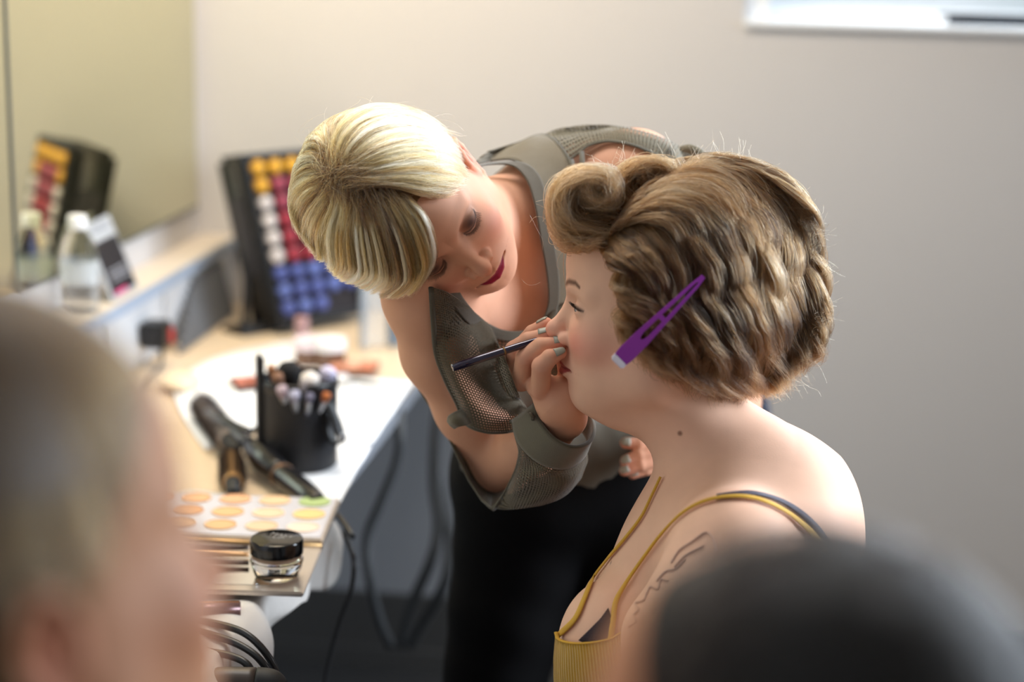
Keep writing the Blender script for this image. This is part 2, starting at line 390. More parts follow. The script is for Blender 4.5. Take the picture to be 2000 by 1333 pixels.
# --- upright black kit case with pots of colour
cx = unit(np.array([0.62, 0.78, 0.0]))      # width axis
cz = unit(np.array([-0.22, 0.02, 1.0])); cy = unit(np.cross(cz, cx)); cz2 = unit(cz-cx*0.0)
O = np.array([-0.882, 3.18, ZT+0.016])
Mc = frameM(O, cx, cy, cz2)     # x width, y depth (away), z height
t = thing('kit_case', tuple(O), 'open upright black kit case of yellow, white, red and blue pots at the far wall', 'case')
m_case = mat('black_case_fabric', (22, 22, 24), 0.55)
CW, CD, CH = 0.215, 0.085, 0.330
bm = bmesh.new(); add_box(bm, (0, 0.006, 0), (CW, CD, CH)); bmesh.ops.bevel(bm, geom=bm.edges[:], offset=0.012, segments=4, affect='EDGES'); bmesh.ops.transform(bm, matrix=Mc, verts=bm.verts[:])
o = bm_obj('case_shell', bm, m_case, t, True)
for (lo, hi) in (((0, -0.012, 0), (0.012, 0.01, CH)), ((CW-0.012, -0.012, 0), (CW, 0.01, CH)), ((0.012, -0.012, 0), (CW-0.012, 0.01, 0.012)), ((0.012, -0.012, CH-0.012), (CW-0.012, 0.01, CH))):
    box('case_rim', lo, hi, m_case, t, 0.003, Mc)
box('case_tray', (0.012, 0.0, 0.012), (CW-0.012, 0.007, CH-0.012), mat('charcoal_foam', (44, 40, 44), 0.8), t, 0, Mc)
box('case_side_pocket', (-0.004, 0.016, 0.10), (0.002, 0.065, 0.25), mat('dark_grey_fabric', (60, 58, 62), 0.7), t, 0.002, Mc)
for y in (0.03, 0.04):
    pass
vs = [O+cy*0.05-cx*0.0, O+cy*0.05+cz2*0.16]
tube('case_strut', [O+cy*0.055-cx*0.035+[0, 0, -0.005], O+cy*0.055-cx*0.028+[0, 0, 0.10], O+cy*0.052+cz2*0.17], 0.007, m_case, t)
box('case_foot', (-0.055, 0.03, -0.010), (0.06, 0.10, 0.012), m_case, t, 0.003, Mc)
pots = {'Y': (222, 166, 48), 'W': (214, 208, 208), 'R': (160, 44, 62), 'P': (156, 62, 84), 'B': (78, 92, 162), 'C': (92, 110, 180)}
lay = ['YYYYY', 'YPPPY', 'WPPPW', 'WRRRW', 'WRRRW', 'WRRRW', 'BBCBB', 'CBBCB', 'BCB..']
potproto = {}
for r_, row in enumerate(lay):
    for c_, k in enumerate(row):
        if k == '.': continue
        x = 0.030+c_*0.0388; z = CH-0.028-r_*0.0335
        if k not in potproto:
            bm = bmesh.new(); lathe_bm(bm, [(0, 0.016), (0.0125, 0.016), (0.0145, 0.013), (0.0150, 0.0), (0.0, 0.0)], 16)
            bmesh.ops.recalc_face_normals(bm, faces=bm.faces[:]); me = bpy.data.meshes.new('pot'); bm.to_mesh(me); bm.free(); smooth(me)
            me.materials.append(mat('pot_'+{'Y': 'yellow', 'W': 'white', 'R': 'red', 'P': 'crimson', 'B': 'blue', 'C': 'light_blue'}[k], pots[k], 0.35)); potproto[k] = me
        o = bpy.data.objects.new('colour_pot', potproto[k]); COL.objects.link(o)
        p = O+cx*x+cz2*z+cy*0.0
        o.matrix_world = frameM(p, cx, cz2*1.0, -cy)
        rown = ['top', 'second', 'third', 'fourth', 'fifth', 'sixth', 'seventh', 'eighth', 'lowest'][r_]; coln = ['far left', 'left', 'middle', 'right', 'far right'][c_]
        o['label'] = {'Y': 'small pot of yellow colour in the kit case', 'W': 'small pot of white powder in the kit case', 'R': 'small pot of red colour in the kit case', 'P': 'small pot of crimson colour in the kit case', 'B': 'small pot of blue colour in the kit case', 'C': 'small pot of light blue colour in the kit case'}[k]
        o['label'] = '%s pot in the %s row of the kit case, %s' % ({'Y': 'yellow', 'W': 'white', 'R': 'red', 'P': 'crimson', 'B': 'blue', 'C': 'light blue'}[k], rown, coln)
        o['category'] = 'pot'; o['group'] = {'Y': 'yellow pots in the kit case', 'W': 'white pots in the kit case', 'R': 'red pots in the kit case', 'P': 'crimson pots in the kit case', 'B': 'blue pots in the kit case', 'C': 'light blue pots in the kit case'}[k]
# clear cover standing beside the case
m_acr = mat('clear_acrylic', (225, 232, 236), 0.08, alpha=0.28)
m_acre = mat('acrylic_rim', (170, 182, 196), 0.2, alpha=0.7)
O2 = np.array([-0.700, 3.10, ZT+0.006]); Mc2 = frameM(O2, unit(np.array([0.80, 0.6, 0])), unit(np.array([-0.6, 0.80, 0])), np.array([0, 0, 1.0]))
t = thing('acrylic_cover', tuple(O2), 'tall clear acrylic cover standing right of the black kit case', 'cover')
box('cover_sheet', (0, 0, 0), (0.10, 0.003, 0.36), m_acr, t, 0, Mc2)
box('cover_rim', (-0.003, -0.006, 0), (0.006, 0.006, 0.36), m_acre, t, 0.001, Mc2)
box('cover_rim', (0.052, -0.008, 0), (0.075, 0.006, 0.34), mat('blue_grey_acrylic', (112, 130, 150), 0.2, alpha=0.75), t, 0.001, Mc2)
box('cover_rim', (0.098, -0.006, 0), (0.107, 0.006, 0.36), m_acre, t, 0.001, Mc2)
# --- brush pot
c = T(585, 915); c = np.array([c[0], c[1], ZT+0.007])
zx = 0.0545
t = thing('brush_pot', tuple(c), 'black cylindrical brush pot with a strap on white paper towels', 'brush pot')
Mp = Matrix.Translation(c)
Hp = 0.128
lathe('pot_body', [(0, 0), (zx-0.003, 0), (zx, 0.003), (zx, Hp), (zx-0.003, Hp+0.001), (zx-0.004, Hp-0.002), (zx-0.005, 0.02), (0, 0.02)], mat('black_leatherette', (24, 25, 30), 0.5, bump=0.2, bscale=400), t, 56, Mp)
lathe('pot_rim', [(zx+0.0003, Hp-0.014), (zx+0.0012, Hp-0.012), (zx+0.0012, Hp-0.002), (zx+0.0003, Hp)], m_black, t, 56, Mp)
# split flap at the left and the snap strap at the right
ang = math.radians(205)
bm = bmesh.new()
add_box(bm, (zx-0.004, -0.013, 0.02), (zx+0.006, 0.013, Hp+0.035)); bmesh.ops.bevel(bm, geom=bm.edges[:], offset=0.003, segments=2, affect='EDGES')
bmesh.ops.transform(bm, matrix=Mp @ Matrix.Rotation(ang, 4, 'Z'), verts=bm.verts[:]); bm_obj('pot_flap', bm, m_blackmat, t)
d0 = np.array([math.cos(-0.5), math.sin(-0.5), 0])
sp = [c+d0*zx+[0, 0, 0.100], c+d0*(zx+0.010)+[0, 0, 0.090], c+d0*(zx+0.022)+[0.0, 0, 0.070], c+d0*(zx+0.028)+[0, 0, 0.050], c+d0*(zx+0.012)+[0, 0, 0.045], c+d0*(zx+0.002)+[0, 0, 0.062], c+d0*zx+[0, 0, 0.085]]
tube('pot_strap', sp, 0.008, m_black, t, n=10, flat=0.35)
s = lathe('strap_snap', [(0, 0.003), (0.005, 0.002), (0.0065, 0)], m_silver, t, 20, frameM(c+d0*(zx+0.030)+[0, 0, 0.056], unit([0, 0, 1.0]), unit(np.cross(d0, [0, 0, 1.0])), d0))
def brush(px, py, h0, hd, rhead, col, hcol, label, lean=(0, 0), ferr=True, hl=0.03, dy=0.0):
    """make-up brush standing in the pot; its head is at hd above the pot rim"""
    top = W(px, py, 2.53+dy); foot = c + (top-c)*0.12; foot[2] = c[2]+0.022
    d = unit(top-foot); L = np.linalg.norm(top-foot)
    t = thing('makeup_brush', tuple(foot), label, 'brush', 'brushes standing in the brush pot')
    Mr = rod_frame(foot, top)
    lathe('brush_handle', [(0, 0), (0.0022, 0.002), (0.0042, 0.05), (0.0035, L-hl-0.022), (0, L-hl-0.022)], mat('handle_%d_%d' % (hcol[0], hcol[2]), hcol, 0.3), t, 12, Mr)
    lathe('ferrule', [(0.0038, L-hl-0.024), (0.0042, L-hl-0.022), (min(rhead, 0.008)*0.8, L-hl), (0, L-hl)], m_silver if ferr else m_gold, t, 14, Mr)
    lathe('bristles', [(min(rhead, 0.008)*0.8, L-hl-0.001), (rhead, L-hl*0.5), (rhead*0.96, L-hl*0.22), (rhead*0.6, L-0.002), (0, L)], mat('bristle_%d_%d' % (col[0], col[2]), col, 0.9, bump=0.8, bscale=900), t, 20, Mr)
brush(562, 706, 0, 0, 0.018, (22, 20, 22), (26, 24, 26), 'fat black powder brush standing highest in the pot', hl=0.045)
brush(607, 728, 0, 0, 0.0135, (236, 228, 222), (30, 28, 30), 'white-tipped fluffy brush in the middle of the pot', hl=0.032, dy=-0.03)
brush(645, 716, 0, 0, 0.0125, (205, 200, 226), (60, 40, 30), 'pale lilac-tipped brush at the right of the pot', hl=0.03)
brush(628, 745, 0, 0, 0.0125, (26, 22, 24), (26, 24, 26), 'short black brush leaning at the right rim of the pot', hl=0.03, dy=-0.02)
brush(527, 712, 0, 0, 0.007, (196, 140, 100), (206, 160, 118), 'thin brown brush at the left rim of the pot', hl=0.022, ferr=False)
brush(540, 728, 0, 0, 0.008, (150, 112, 90), (184, 130, 96), 'small tan brush beside the fat black brush', hl=0.02, ferr=False, dy=-0.03)
brush(592, 742, 0, 0, 0.005, (180, 170, 168), (190, 140, 110), 'slim copper-handled brush in front of the white-tipped brush', hl=0.02, dy=-0.05)
brush(575, 766, 0, 0, 0.008, (176, 176, 200), (40, 40, 60), 'short silvery brush low at the front of the pot', hl=0.014, dy=-0.06)
brush(606, 770, 0, 0, 0.006, (120, 118, 140), (60, 60, 80), 'short grey brush at the front of the pot by the slim copper one', hl=0.014, dy=-0.06)
brush(640, 768, 0, 0, 0.006, (190, 110, 60), (50, 50, 66), 'short copper-tipped brush at the right front of the pot', hl=0.014, dy=-0.04)
brush(549, 755, 0, 0, 0.008, (190, 170, 180), (150, 120, 110), 'pinkish-tipped brush at the left front of the pot', hl=0.016, dy=-0.05)
# --- white-lidded pots, peach palettes, small things behind
def jar(px, py, r, h, lid, body, label, name='cream_jar'):
    b = T(px, py); t = thing(name, (b[0], b[1], ZT+0.006), label, 'jar'); Mj = Matrix.Translation((b[0], b[1], ZT+0.006))
    lathe('jar_body', [(0, 0), (r*0.94, 0), (r, 0.003), (r, h*0.6), (0, h*0.6)], body, t, 32, Mj)
    lathe('jar_lid', [(r*1.03, h*0.6), (r*1.06, h*0.62), (r*1.06, h*0.97), (r, h), (0, h)], lid, t, 32, Mj)
jar(606, 716, 0.028, 0.045, mat('pink_white_lid', (240, 224, 232), 0.35), mat('brown_glass', (112, 80, 60), 0.2), 'white-lidded brown cream jar directly behind the brush pot')
jar(646, 722, 0.026, 0.05, m_whitep, mat('brown_glass', (112, 80, 60), 0.2), 'white-lidded jar behind the right rim of the brush pot')
jar(590, 690, 0.012, 0.06, mat('dusty_pink_lid', (176, 140, 140), 0.4), mat('dusty_pink_lid', (176, 140, 140), 0.4), 'slim dusty pink tube standing behind the brush pot', 'lip_gloss')
def flat_palette(px, py, wx, wy, cols, label, rot=0.0, mcol=(60, 44, 40), nx=4, ny=1):
    b = T(px, py); t = thing('shadow_palette', (b[0], b[1], ZT+0.006), label, 'palette'); M = Matrix.Translation((b[0], b[1], ZT+0.006)) @ Matrix.Rotation(rot, 4, 'Z')
    box('palette_case', (-wx/2, -wy/2, 0), (wx/2, wy/2, 0.008), mat('pal_%d' % mcol[0], mcol, 0.4), t, 0.002, M)
    for i in range(nx):
        for j in range(ny):
            cw, ch = wx*0.92/nx, wy*0.86/ny; x = -wx*0.46+cw*(i+0.5); y = -wy*0.43+ch*(j+0.5); cc = cols[(i+j*nx) % len(cols)]
            box('pan', (x-cw*0.44, y-ch*0.44, 0.007), (x+cw*0.44, y+ch*0.44, 0.010), mat('pan_%d_%d_%d' % cc, cc, 0.8), t, 0.0008, M)
flat_palette(690, 728, 0.085, 0.07, [(226, 160, 130), (232, 176, 148), (214, 140, 112)], 'peach blush palette lying right of the brush pot', 0.1, (150, 96, 70), 3, 2)
flat_palette(495, 760, 0.07, 0.07, [(196, 120, 100), (170, 96, 76), (220, 150, 120)], 'dark-cased reddish palette left of the brush pot', 0.5, (56, 40, 34), 3, 2)
# --- curling wand
m_wand = mat('wand_black', (26, 26, 30), 0.25)
P0, P1, P2, P3, P4 = T(408, 806, 0.045), T(487, 868, 0.032), T(500, 882, 0.030), T(545, 925, 0.024), T(622, 985, 0.022)
t = thing('curling_wand', tuple(P1), 'black curling wand lying in front of the brush pot', 'curling wand')
tube('barrel', [P0, P0*0.5+P1*0.5, P1], [0.0085, 0.0095, 0.0105], mat('grey_barrel', (96, 94, 98), 0.3, 0.4), t, n=20)
tube('clamp', [P0*0.75+P1*0.25+[0, 0, 0.011], P0*0.4+P1*0.6+[0, 0, 0.013], P1+[0, 0, 0.020]], [0.004, 0.006, 0.007], m_wand, t, n=10, flat=0.5)
tube('collar', [P1, P2, P2*0.5+P3*0.5, P3], [0.012, 0.017, 0.021, 0.0165], m_wand, t, n=20)
tube('clamp_lever', [P1+[0, 0, 0.016], P1+[0.03, 0.03, 0.034], P1+[0.055, 0.05, 0.030]], [0.006, 0.007, 0.006], m_wand, t, n=10, flat=0.5)
tube('handle', [P3, P3*0.6+P4*0.4, P4*0.8+P3*0.2, P4], [0.0165, 0.0175, 0.0165, 0.013], m_wand, t, n=20)
tube('handle_band', [P3*0.93+P4*0.07, P3*0.88+P4*0.12], 0.0180, mat('bronze_band', (120, 90, 66), 0.35, 0.6), t, n=20, smp=1)
cab = [P4, P4+[0.03, -0.02, -0.006], P4+[0.06, -0.06, -0.02], W(672, 1040, 2.33), W(690, 1090, 2.30), W(686, 1150, 2.3), W(662, 1220, 2.3), W(640, 1300, 2.3), W(628, 1370, 2.3)]
tube('wand_cable', cab, 0.0034, m_black, t, n=8)
# --- round brushes
def round_brush(A, Bp, r, barrel, label, hn):
    A = np.array(A); Bp = np.array(Bp); t = thing('round_brush', tuple(A), label, 'hair brush'); L = np.linalg.norm(Bp-A); M = rod_frame(A, Bp)
    lathe('brush_barrel', [(0, 0), (r*0.55, 0.001), (r*0.6, 0.006), (r*0.6, L-0.004), (0, L)], barrel, t, 28, M)
    vs, fs = [], []
    for i in range(int(L/0.0045)):
        z = 0.006+i*0.0045
        for k in range(22):
            an = 2*PI*(k+0.5*(i % 2))/22; dx, dy = math.cos(an), math.sin(an); n = len(vs); e = 0.0007
            vs += [(dx*r*0.58-dy*e, dy*r*0.58+dx*e, z), (dx*r*0.58+dy*e, dy*r*0.58-dx*e, z), (dx*r, dy*r, z+e), (dx*r*0.58, dy*r*0.58, z+2*e)]
            fs += [(n, n+1, n+2), (n+1, n+3, n+2), (n+3, n, n+2)]
    me = mesh_np('bristle_rows', vs, fs, False); me.transform(M); o = link('bristle_rows', me, mat('dark_bristle', (46, 38, 38), 0.5), t); o['kind'] = 'stuff'
    d = (Bp-A)/L
    tube('brush_handle', [A-d*0.001, A-d*0.03, A-d*hn*0.7, A-d*hn], [r*0.5, 0.008, 0.010, 0.006], m_blackmat, t, n=14)
round_brush(T(448, 862, 0.026), T(392, 790, 0.026), 0.026, mat('taupe_barrel', (150, 138, 132), 0.4, 0.3), 'round hair brush with dark bristles lying behind the curling wand', 0.05)
round_brush(T(455, 945, 0.022), T(452, 895, 0.022), 0.0225, mat('gold_barrel', (206, 160, 104), 0.3, 0.7), 'round hair brush with a gold barrel nearest the foundation palette', 0.04)
# --- big silver palette, open, hanging out over the counter corner
pz = 0.7665
def PZ(px, py, h=0.0): return on_plane(px, py, 2, pz+h)
TLc, TRc, BRc = PZ(400, 968), PZ(665, 992), PZ(592, 1168)
ey = unit(TRc-BRc); ey = unit([ey[0]*0.5, ey[1], 0]); 
TRc = PZ(664, 990); BRc = PZ(592, 1168)
ey = unit((TRc-BRc)*[1, 1, 0]); ex = np.array([ey[1], -ey[0], 0]); LY = np.linalg.norm(TRc-BRc)
LX = 0.27
t = thing('foundation_palette', tuple(BRc), 'big silver foundation palette, open, with round skin-tone pans and a mirror lid', 'palette')
Mpal = frameM(BRc, ex, ey, [0, 0, 1.0])
box('palette_lid', (-LX, 0, 0), (0, LY*0.47, 0.006), mat('champagne_silver', (206, 196, 186), 0.32, 0.7), t, 0.0015, Mpal)
box('lid_mirror', (-LX+0.02, 0.018, 0.0058), (-0.042, LY*0.47-0.035, 0.0066), mat('lid_mirror_glass', (235, 232, 226), 0.02, 1.0), t, 0, Mpal)
box('palette_base', (-LX, LY*0.49, 0), (0, LY, 0.012), mat('champagne_silver', (206, 196, 186), 0.32, 0.7), t, 0.002, Mpal)
box('base_inlay', (-LX+0.004, LY*0.49+0.008, 0.0115), (-0.004, LY-0.005, 0.0128), mat('pearl_grey_inlay', (208, 206, 212), 0.25), t, 0.0006, Mpal)
tube('hinge', [v for v in [BRc+ex*-LX+ey*LY*0.48+[0, 0, 0.006], BRc+ey*LY*0.48+[0, 0, 0.006]]], 0.005, mat('hinge_bronze', (150, 120, 80), 0.3, 0.8), t, n=10, smp=1)
pc = [[(176, 196, 132), (236, 200, 160), (232, 178, 136), (228, 176, 130), (206, 150, 110)],
      [(242, 206, 140), (240, 206, 172), (232, 182, 130), (214, 160, 116), (196, 140, 100)],
      [(236, 214, 194), (226, 196, 160), (222, 178, 128), (208, 168, 132), (188, 136, 100)]]
for r_ in range(3):
    for c_ in range(5):
        x = -0.030-c_*0.052; y = LY*0.94-r_*(LY*0.155); cc = pc[r_][c_]
        M = Mpal @ Matrix.Translation((x, y-0.004, 0.0124)) @ Matrix.Diagonal((1.0, 0.92, 1, 1))
        lathe('pan', [(0, 0.0008), (0.0185, 0.0010), (0.0195, 0.0022), (0.0205, 0.0022), (0.0207, 0.0)], mat('skin_pan_%d_%d_%d' % cc, cc, 0.4), t, 32, M)
# brushes lying over the palette from the left
for i, (y0, y1, col) in enumerate(((1072, 1068, (60, 48, 42)), (1082, 1082, (206, 160, 110)), (1094, 1098, (70, 60, 54)))):
    A, Bq = PZ(250, y0, 0.013), PZ(486, y1+2, 0.011)
    o = tube('makeup_brush', [A, A*0.4+Bq*0.6, Bq], [0.0032, 0.0042, 0.003], mat('lying_handle_%d' % i, col, 0.25, 0.3), None, n=12)
    tag(o, ['dark slim brush handle lying farthest back across the silver palette', 'golden brush handle lying between two dark ones on the silver palette', 'dark brown brush handle lying nearest on the silver palette mirror'][i], 'brush', 'brush handles lying on the palette')
# --- jar of loose powder on the palette
jc = PZ(541, 1127, 0.0066); jr = 0.0298
t = thing('powder_jar', tuple(jc), 'clear powder jar with a glossy black lid standing on the silver palette', 'jar')
Mj = Matrix.Translation(jc)
m_jarg = mat('jar_clear', (240, 244, 250), 0.03, trans=1.0, ior=1.38)
lathe('jar_glass', [(0, 0.0), (jr*0.70, 0.0), (jr*0.86, 0.003), (jr*0.97, 0.012), (jr, 0.018), (jr*0.99, 0.022), (jr*0.96, 0.030), (0, 0.030)], m_jarg, t, 56, Mj)
lathe('jar_powder', [(0, 0.0235), (jr*0.80, 0.0235), (jr*0.88, 0.0245), (jr*0.88, 0.029), (0, 0.029)], mat('loose_powder', (214, 178, 146), 0.9), t, 40, Mj)
lathe('jar_ring', [(jr*0.99, 0.0195), (jr*1.04, 0.0205), (jr*1.04, 0.0225), (jr*0.99, 0.0235)], m_jarg, t, 56, Mj)
lathe('jar_lid', [(jr*0.98, 0.030), (jr*1.03, 0.0305), (jr*1.04, 0.045), (jr*1.0, 0.0475), (jr*0.97, 0.0480), (0, 0.0480)], mat('gloss_black_lid', (14, 13, 14), 0.12), t, 64, Mj)
# little pale lettering block on the lid
fc = bpy.data.curves.new('lid_lettering', 'FONT'); fc.body = 'MAKE\nUP'; fc.size = 0.0115; fc.align_x = 'CENTER'; fc.align_y = 'CENTER'; fc.extrude = 0.0002; fc.space_line = 0.8
fo = bpy.data.objects.new('lid_lettering', fc); COL.objects.link(fo)
dg = bpy.context.evaluated_depsgraph_get(); fme = bpy.data.meshes.new_from_object(fo.evaluated_get(dg)); bpy.data.objects.remove(fo)
fme.transform(Mj @ Matrix.Translation((0.003, 0.004, 0.0481)) @ Matrix.Rotation(-0.25, 4, 'Z')); fme.materials.clear()
link('lid_lettering', fme, mat('grey_lettering', (150, 150, 152), 0.4), t)
# --- tubes of lipstick in front of the palette, black cables, dryer handle
A, Bq = T(330, 1198, 0.012), T(470, 1194, 0.012)
t = thing('lipstick', tuple(A), 'mauve metal lipstick tube lying in front of the silver palette', 'lipstick')
tube('lipstick_case', [A, Bq], 0.0105, mat('mauve_metal', (150, 122, 122), 0.3, 0.6), t, n=20, smp=1)
tube('lipstick_band', [A*0.55+Bq*0.45, A*0.53+Bq*0.47], 0.0108, m_gold, t, n=20, smp=1)
t = thing('lip_pencil', tuple(T(400, 1180, 0.02)), 'slim copper lip pencil lying against the mauve lipstick tube', 'pencil')
tube('pencil_body', [T(300, 1182, 0.020), T(468, 1180, 0.020)], 0.0035, m_gold, t, n=10, smp=1)
cabs = [
 [(360, 1212, 1.985), (420, 1219, 1.965), (478, 1238, 1.945), (520, 1278, 1.935), (545, 1330, 1.935), (556, 1400, 1.935)],
 [(360, 1228, 1.975), (420, 1243, 1.945), (470, 1262, 1.930), (508, 1290, 1.920), (532, 1333, 1.920), (545, 1400, 1.920)],
 [(350, 1255, 1.945), (400, 1272, 1.925), (450, 1282, 1.910), (484, 1300, 1.900), (496, 1336, 1.900), (500, 1400, 1.905)]]
for k, lab in zip(cabs, ('black cable, topmost of three arching over the counter corner', 'black cable, middle one of three arching over the counter corner', 'black cable, lowest of three arching over the counter corner')):
    tag(vtube('cable', k, 0.0042, m_black, n=10), lab, 'cable', 'black cables over the counter corner')
t = thing('hair_dryer', tuple(W(400, 1330, 1.9)), 'dark brown hair dryer handle at the bottom edge of the picture', 'hair dryer')
vtube('dryer_handle', [(330, 1350, 1.88), (420, 1336, 1.88), (500, 1334, 1.88)], [0.016, 0.017, 0.016], mat('dark_brown_plastic', (62, 52, 46), 0.4), t, n=20)
vtube('dryer_nozzle', [(500, 1334, 1.88), (530, 1338, 1.88), (548, 1350, 1.88)], [0.0165, 0.0160, 0.012], m_blackmat, t, n=20)
# --- cables hanging behind the counter edge
m_gc = mat('dark_grey_cable', (58, 60, 62), 0.6)
cc = [([(640, 765, 2.98), (690, 752, 3.02), (745, 762, 3.0), (775, 790, 2.95), (781, 840, 2.9), (776, 900, 2.9), (745, 980, 2.9), (718, 1050, 2.9), (722, 1130, 2.9), (740, 1210, 2.95), (762, 1262, 3.0)], 'dark cable hanging from the counter edge, nearest the paper towels'),
      ([(858, 790, 3.1), (850, 860, 3.1), (848, 950, 3.1), (856, 1030, 3.1), (840, 1100, 3.1), (800, 1190, 3.15), (782, 1262, 3.2)], 'dark cable hanging left of the black trousers, outer strand'),
      ([(852, 930, 3.12), (868, 1000, 3.12), (878, 1060, 3.12), (868, 1140, 3.12), (830, 1210, 3.18), (800, 1262, 3.22)], 'dark cable hanging left of the black trousers, inner strand')]
for k, lab in cc:
    tag(vtube('cable', k, 0.010 if 'paper' not in lab else 0.0085, m_gc, n=10), lab, 'cable', 'cables hanging behind the counter')
# --- chair back behind the sitter
t = thing('chair', tuple(v2w(V(1500, 1100, 2.75))*[1, 1, 0]), 'navy blue plastic chair standing behind the seated woman by the wall', 'chair')
cb = np.array(W(1500, 800, 2.75)); gx = cb[0]; gy = cb[1]; zt = W(1530, 762, 2.75)[2]
m_navy = mat('navy_plastic', (30, 38, 66), 0.2)
rows = []
for k, z in enumerate(np.linspace(0.50, zt, 6)):
    hw = 0.14-0.015*max(0, k-3)
    rows.append([(gx-0.12+hw*math.sin(a_), gy+0.06*math.cos(a_)+0.02*k, z) for a_ in np.linspace(-1.35, 1.35, 9)])
gx -= 0.02
grid_mesh('backrest', patch_geo(rows, 4, 4), m_navy, t, 0.012)
rows = [[(gx-0.12+0.14*x, gy-0.02-0.26*y, 0.45+0.012*(x*x)+(0.03*(1-y*6) if y < 0.15 else 0)) for x in np.linspace(-1, 1, 7)] for y in np.linspace(0, 1, 7)]
grid_mesh('seat', patch_geo(rows, 3, 3), m_navy, t, 0.012)
for sx in (-1, 1):
    for yy in (0.0, -0.25):
        tube('leg', [(gx-0.12+0.12*sx, gy+yy, 0.445), (gx-0.12+0.13*sx, gy+yy*1.1, 0.0)], 0.010, m_silver, t, n=10, smp=1)
tube('back_rim', [rows_ for rows_ in [(gx-0.12+0.125*math.sin(a_), gy+0.1+0.055*math.cos(a_), zt+0.003) for a_ in np.linspace(-1.35, 1.35, 9)]], 0.007, mat('navy_rim', (60, 74, 130), 0.12), t, n=10)
# ------------------------------------------------------------------ implicit bodies: smooth unions of round cones and ellipsoids, meshed with surface nets
def s_rc(p, a, b, r1, r2):
    a = np.asarray(a, float); ba = np.asarray(b, float)-a
    h = np.clip(((p-a) @ ba)/(ba @ ba), 0, 1)
    return np.linalg.norm(p-a-h[:, None]*ba, axis=1)-(r1+(r2-r1)*h)
def s_ell(p, c, r, R=None):
    q = p-np.asarray(c, float)
    if R is not None: q = q @ R
    r = np.asarray(r, float)
    k0 = np.linalg.norm(q/r, axis=1); k1 = np.linalg.norm(q/(r*r), axis=1)+1e-9
    return k0*(k0-1.0)/k1
def smin(a, b, k):
    h = np.maximum(k-np.abs(a-b), 0)/k
    return np.minimum(a, b)-h*h*k*0.25
def smax(a, b, k): return -smin(-a, -b, k)
def chain(p, pts, rad, k=0.0):
    d = None
    for i in range(len(pts)-1):
        e = s_rc(p, pts[i], pts[i+1], rad[i], rad[i+1])
        d = e if d is None else (np.minimum(d, e) if k <= 0 else smin(d, e, k))
    return d
def surface_nets(f, lo, hi, h, B=8):
    lo = np.asarray(lo, float); n = np.ceil((np.asarray(hi, float)-lo)/h/B).astype(int)*B+1
    nb = (n-1)//B
    bi = np.stack(np.meshgrid(*[np.arange(k) for k in nb], indexing='ij'), -1).reshape(-1, 3)
    c = lo+(bi+0.5)*B*h
    d = f(c)
    keep = np.abs(d) < B*h*0.87*1.35+0.004
    G = np.ones(tuple(n), np.float32)
    for b_, dd in zip(bi[~keep], d[~keep]):
        if dd < 0:
            i, j, k = b_*B; G[i:i+B+1, j:j+B+1, k:k+B+1] = -1
    loc = np.stack(np.meshgrid(*[np.arange(B+1)]*3, indexing='ij'), -1).reshape(-1, 3)
    kb = bi[keep]
    CH = 400
    for s in range(0, len(kb), CH):
        ids = (kb[s:s+CH, None, :]*B+loc[None]).reshape(-1, 3)
        v = f(lo+ids*h)
        G[ids[:, 0], ids[:, 1], ids[:, 2]] = v
    S = G < 0
    m = np.zeros(tuple(n-1), np.int8)
    for a in (0, 1):
        for b_ in (0, 1):
            for c_ in (0, 1):
                m += S[a:n[0]-1+a, b_:n[1]-1+b_, c_:n[2]-1+c_]
    act = np.argwhere((m > 0) & (m < 8))
    idx = -np.ones(tuple(n-1), np.int32); idx[act[:, 0], act[:, 1], act[:, 2]] = np.arange(len(act))
    corners = np.array([(a, b_, c_) for a in (0, 1) for b_ in (0, 1) for c_ in (0, 1)])
    vals = np.stack([G[act[:, 0]+a, act[:, 1]+b_, act[:, 2]+c_] for a, b_, c_ in corners], 1)
    acc = np.zeros((len(act), 3)); cnt = np.zeros(len(act))
    for i in range(8):
        for j in range(i+1, 8):
            if np.abs(corners[i]-corners[j]).sum() != 1: continue
            a, b_ = vals[:, i], vals[:, j]; x = (a < 0) != (b_ < 0)
            t = np.where(x, a/(np.where(x, a-b_, 1)), 0)
            acc += np.where(x[:, None], corners[i]+t[:, None]*(corners[j]-corners[i]), 0); cnt += x
    P = lo+(act+acc/cnt[:, None])*h
    quads = []
    for ax in range(3):
        o1, o2 = [(1, 2), (2, 0), (0, 1)][ax]
        sl0 = [slice(None)]*3; sl1 = [slice(None)]*3; sl0[ax] = slice(0, -1); sl1[ax] = slice(1, None)
        a, b_ = S[tuple(sl0)], S[tuple(sl1)]
        e = np.argwhere(a != b_)
        e = e[(e[:, o1] > 0) & (e[:, o2] > 0) & (e[:, o1] < n[o1]-1) & (e[:, o2] < n[o2]-1)]
        d1 = np.zeros(3, int); d1[o1] = 1; d2 = np.zeros(3, int); d2[o2] = 1
        q = np.stack([idx[tuple((e-d1-d2).T)], idx[tuple((e-d2).T)], idx[tuple(e.T)], idx[tuple((e-d1).T)]], 1)
        flip = ~S[tuple(e.T)]
        q[flip] = q[flip][:, ::-1]
        quads.append(q)
    Q = np.vstack(quads)
    return P, Q[(Q >= 0).all(1)]
def grad(f, P, e=0.0006):
    g = np.stack([f(P+d)-f(P-d) for d in np.eye(3)*e], 1)
    return g/(np.linalg.norm(g, axis=1)[:, None]+1e-12)
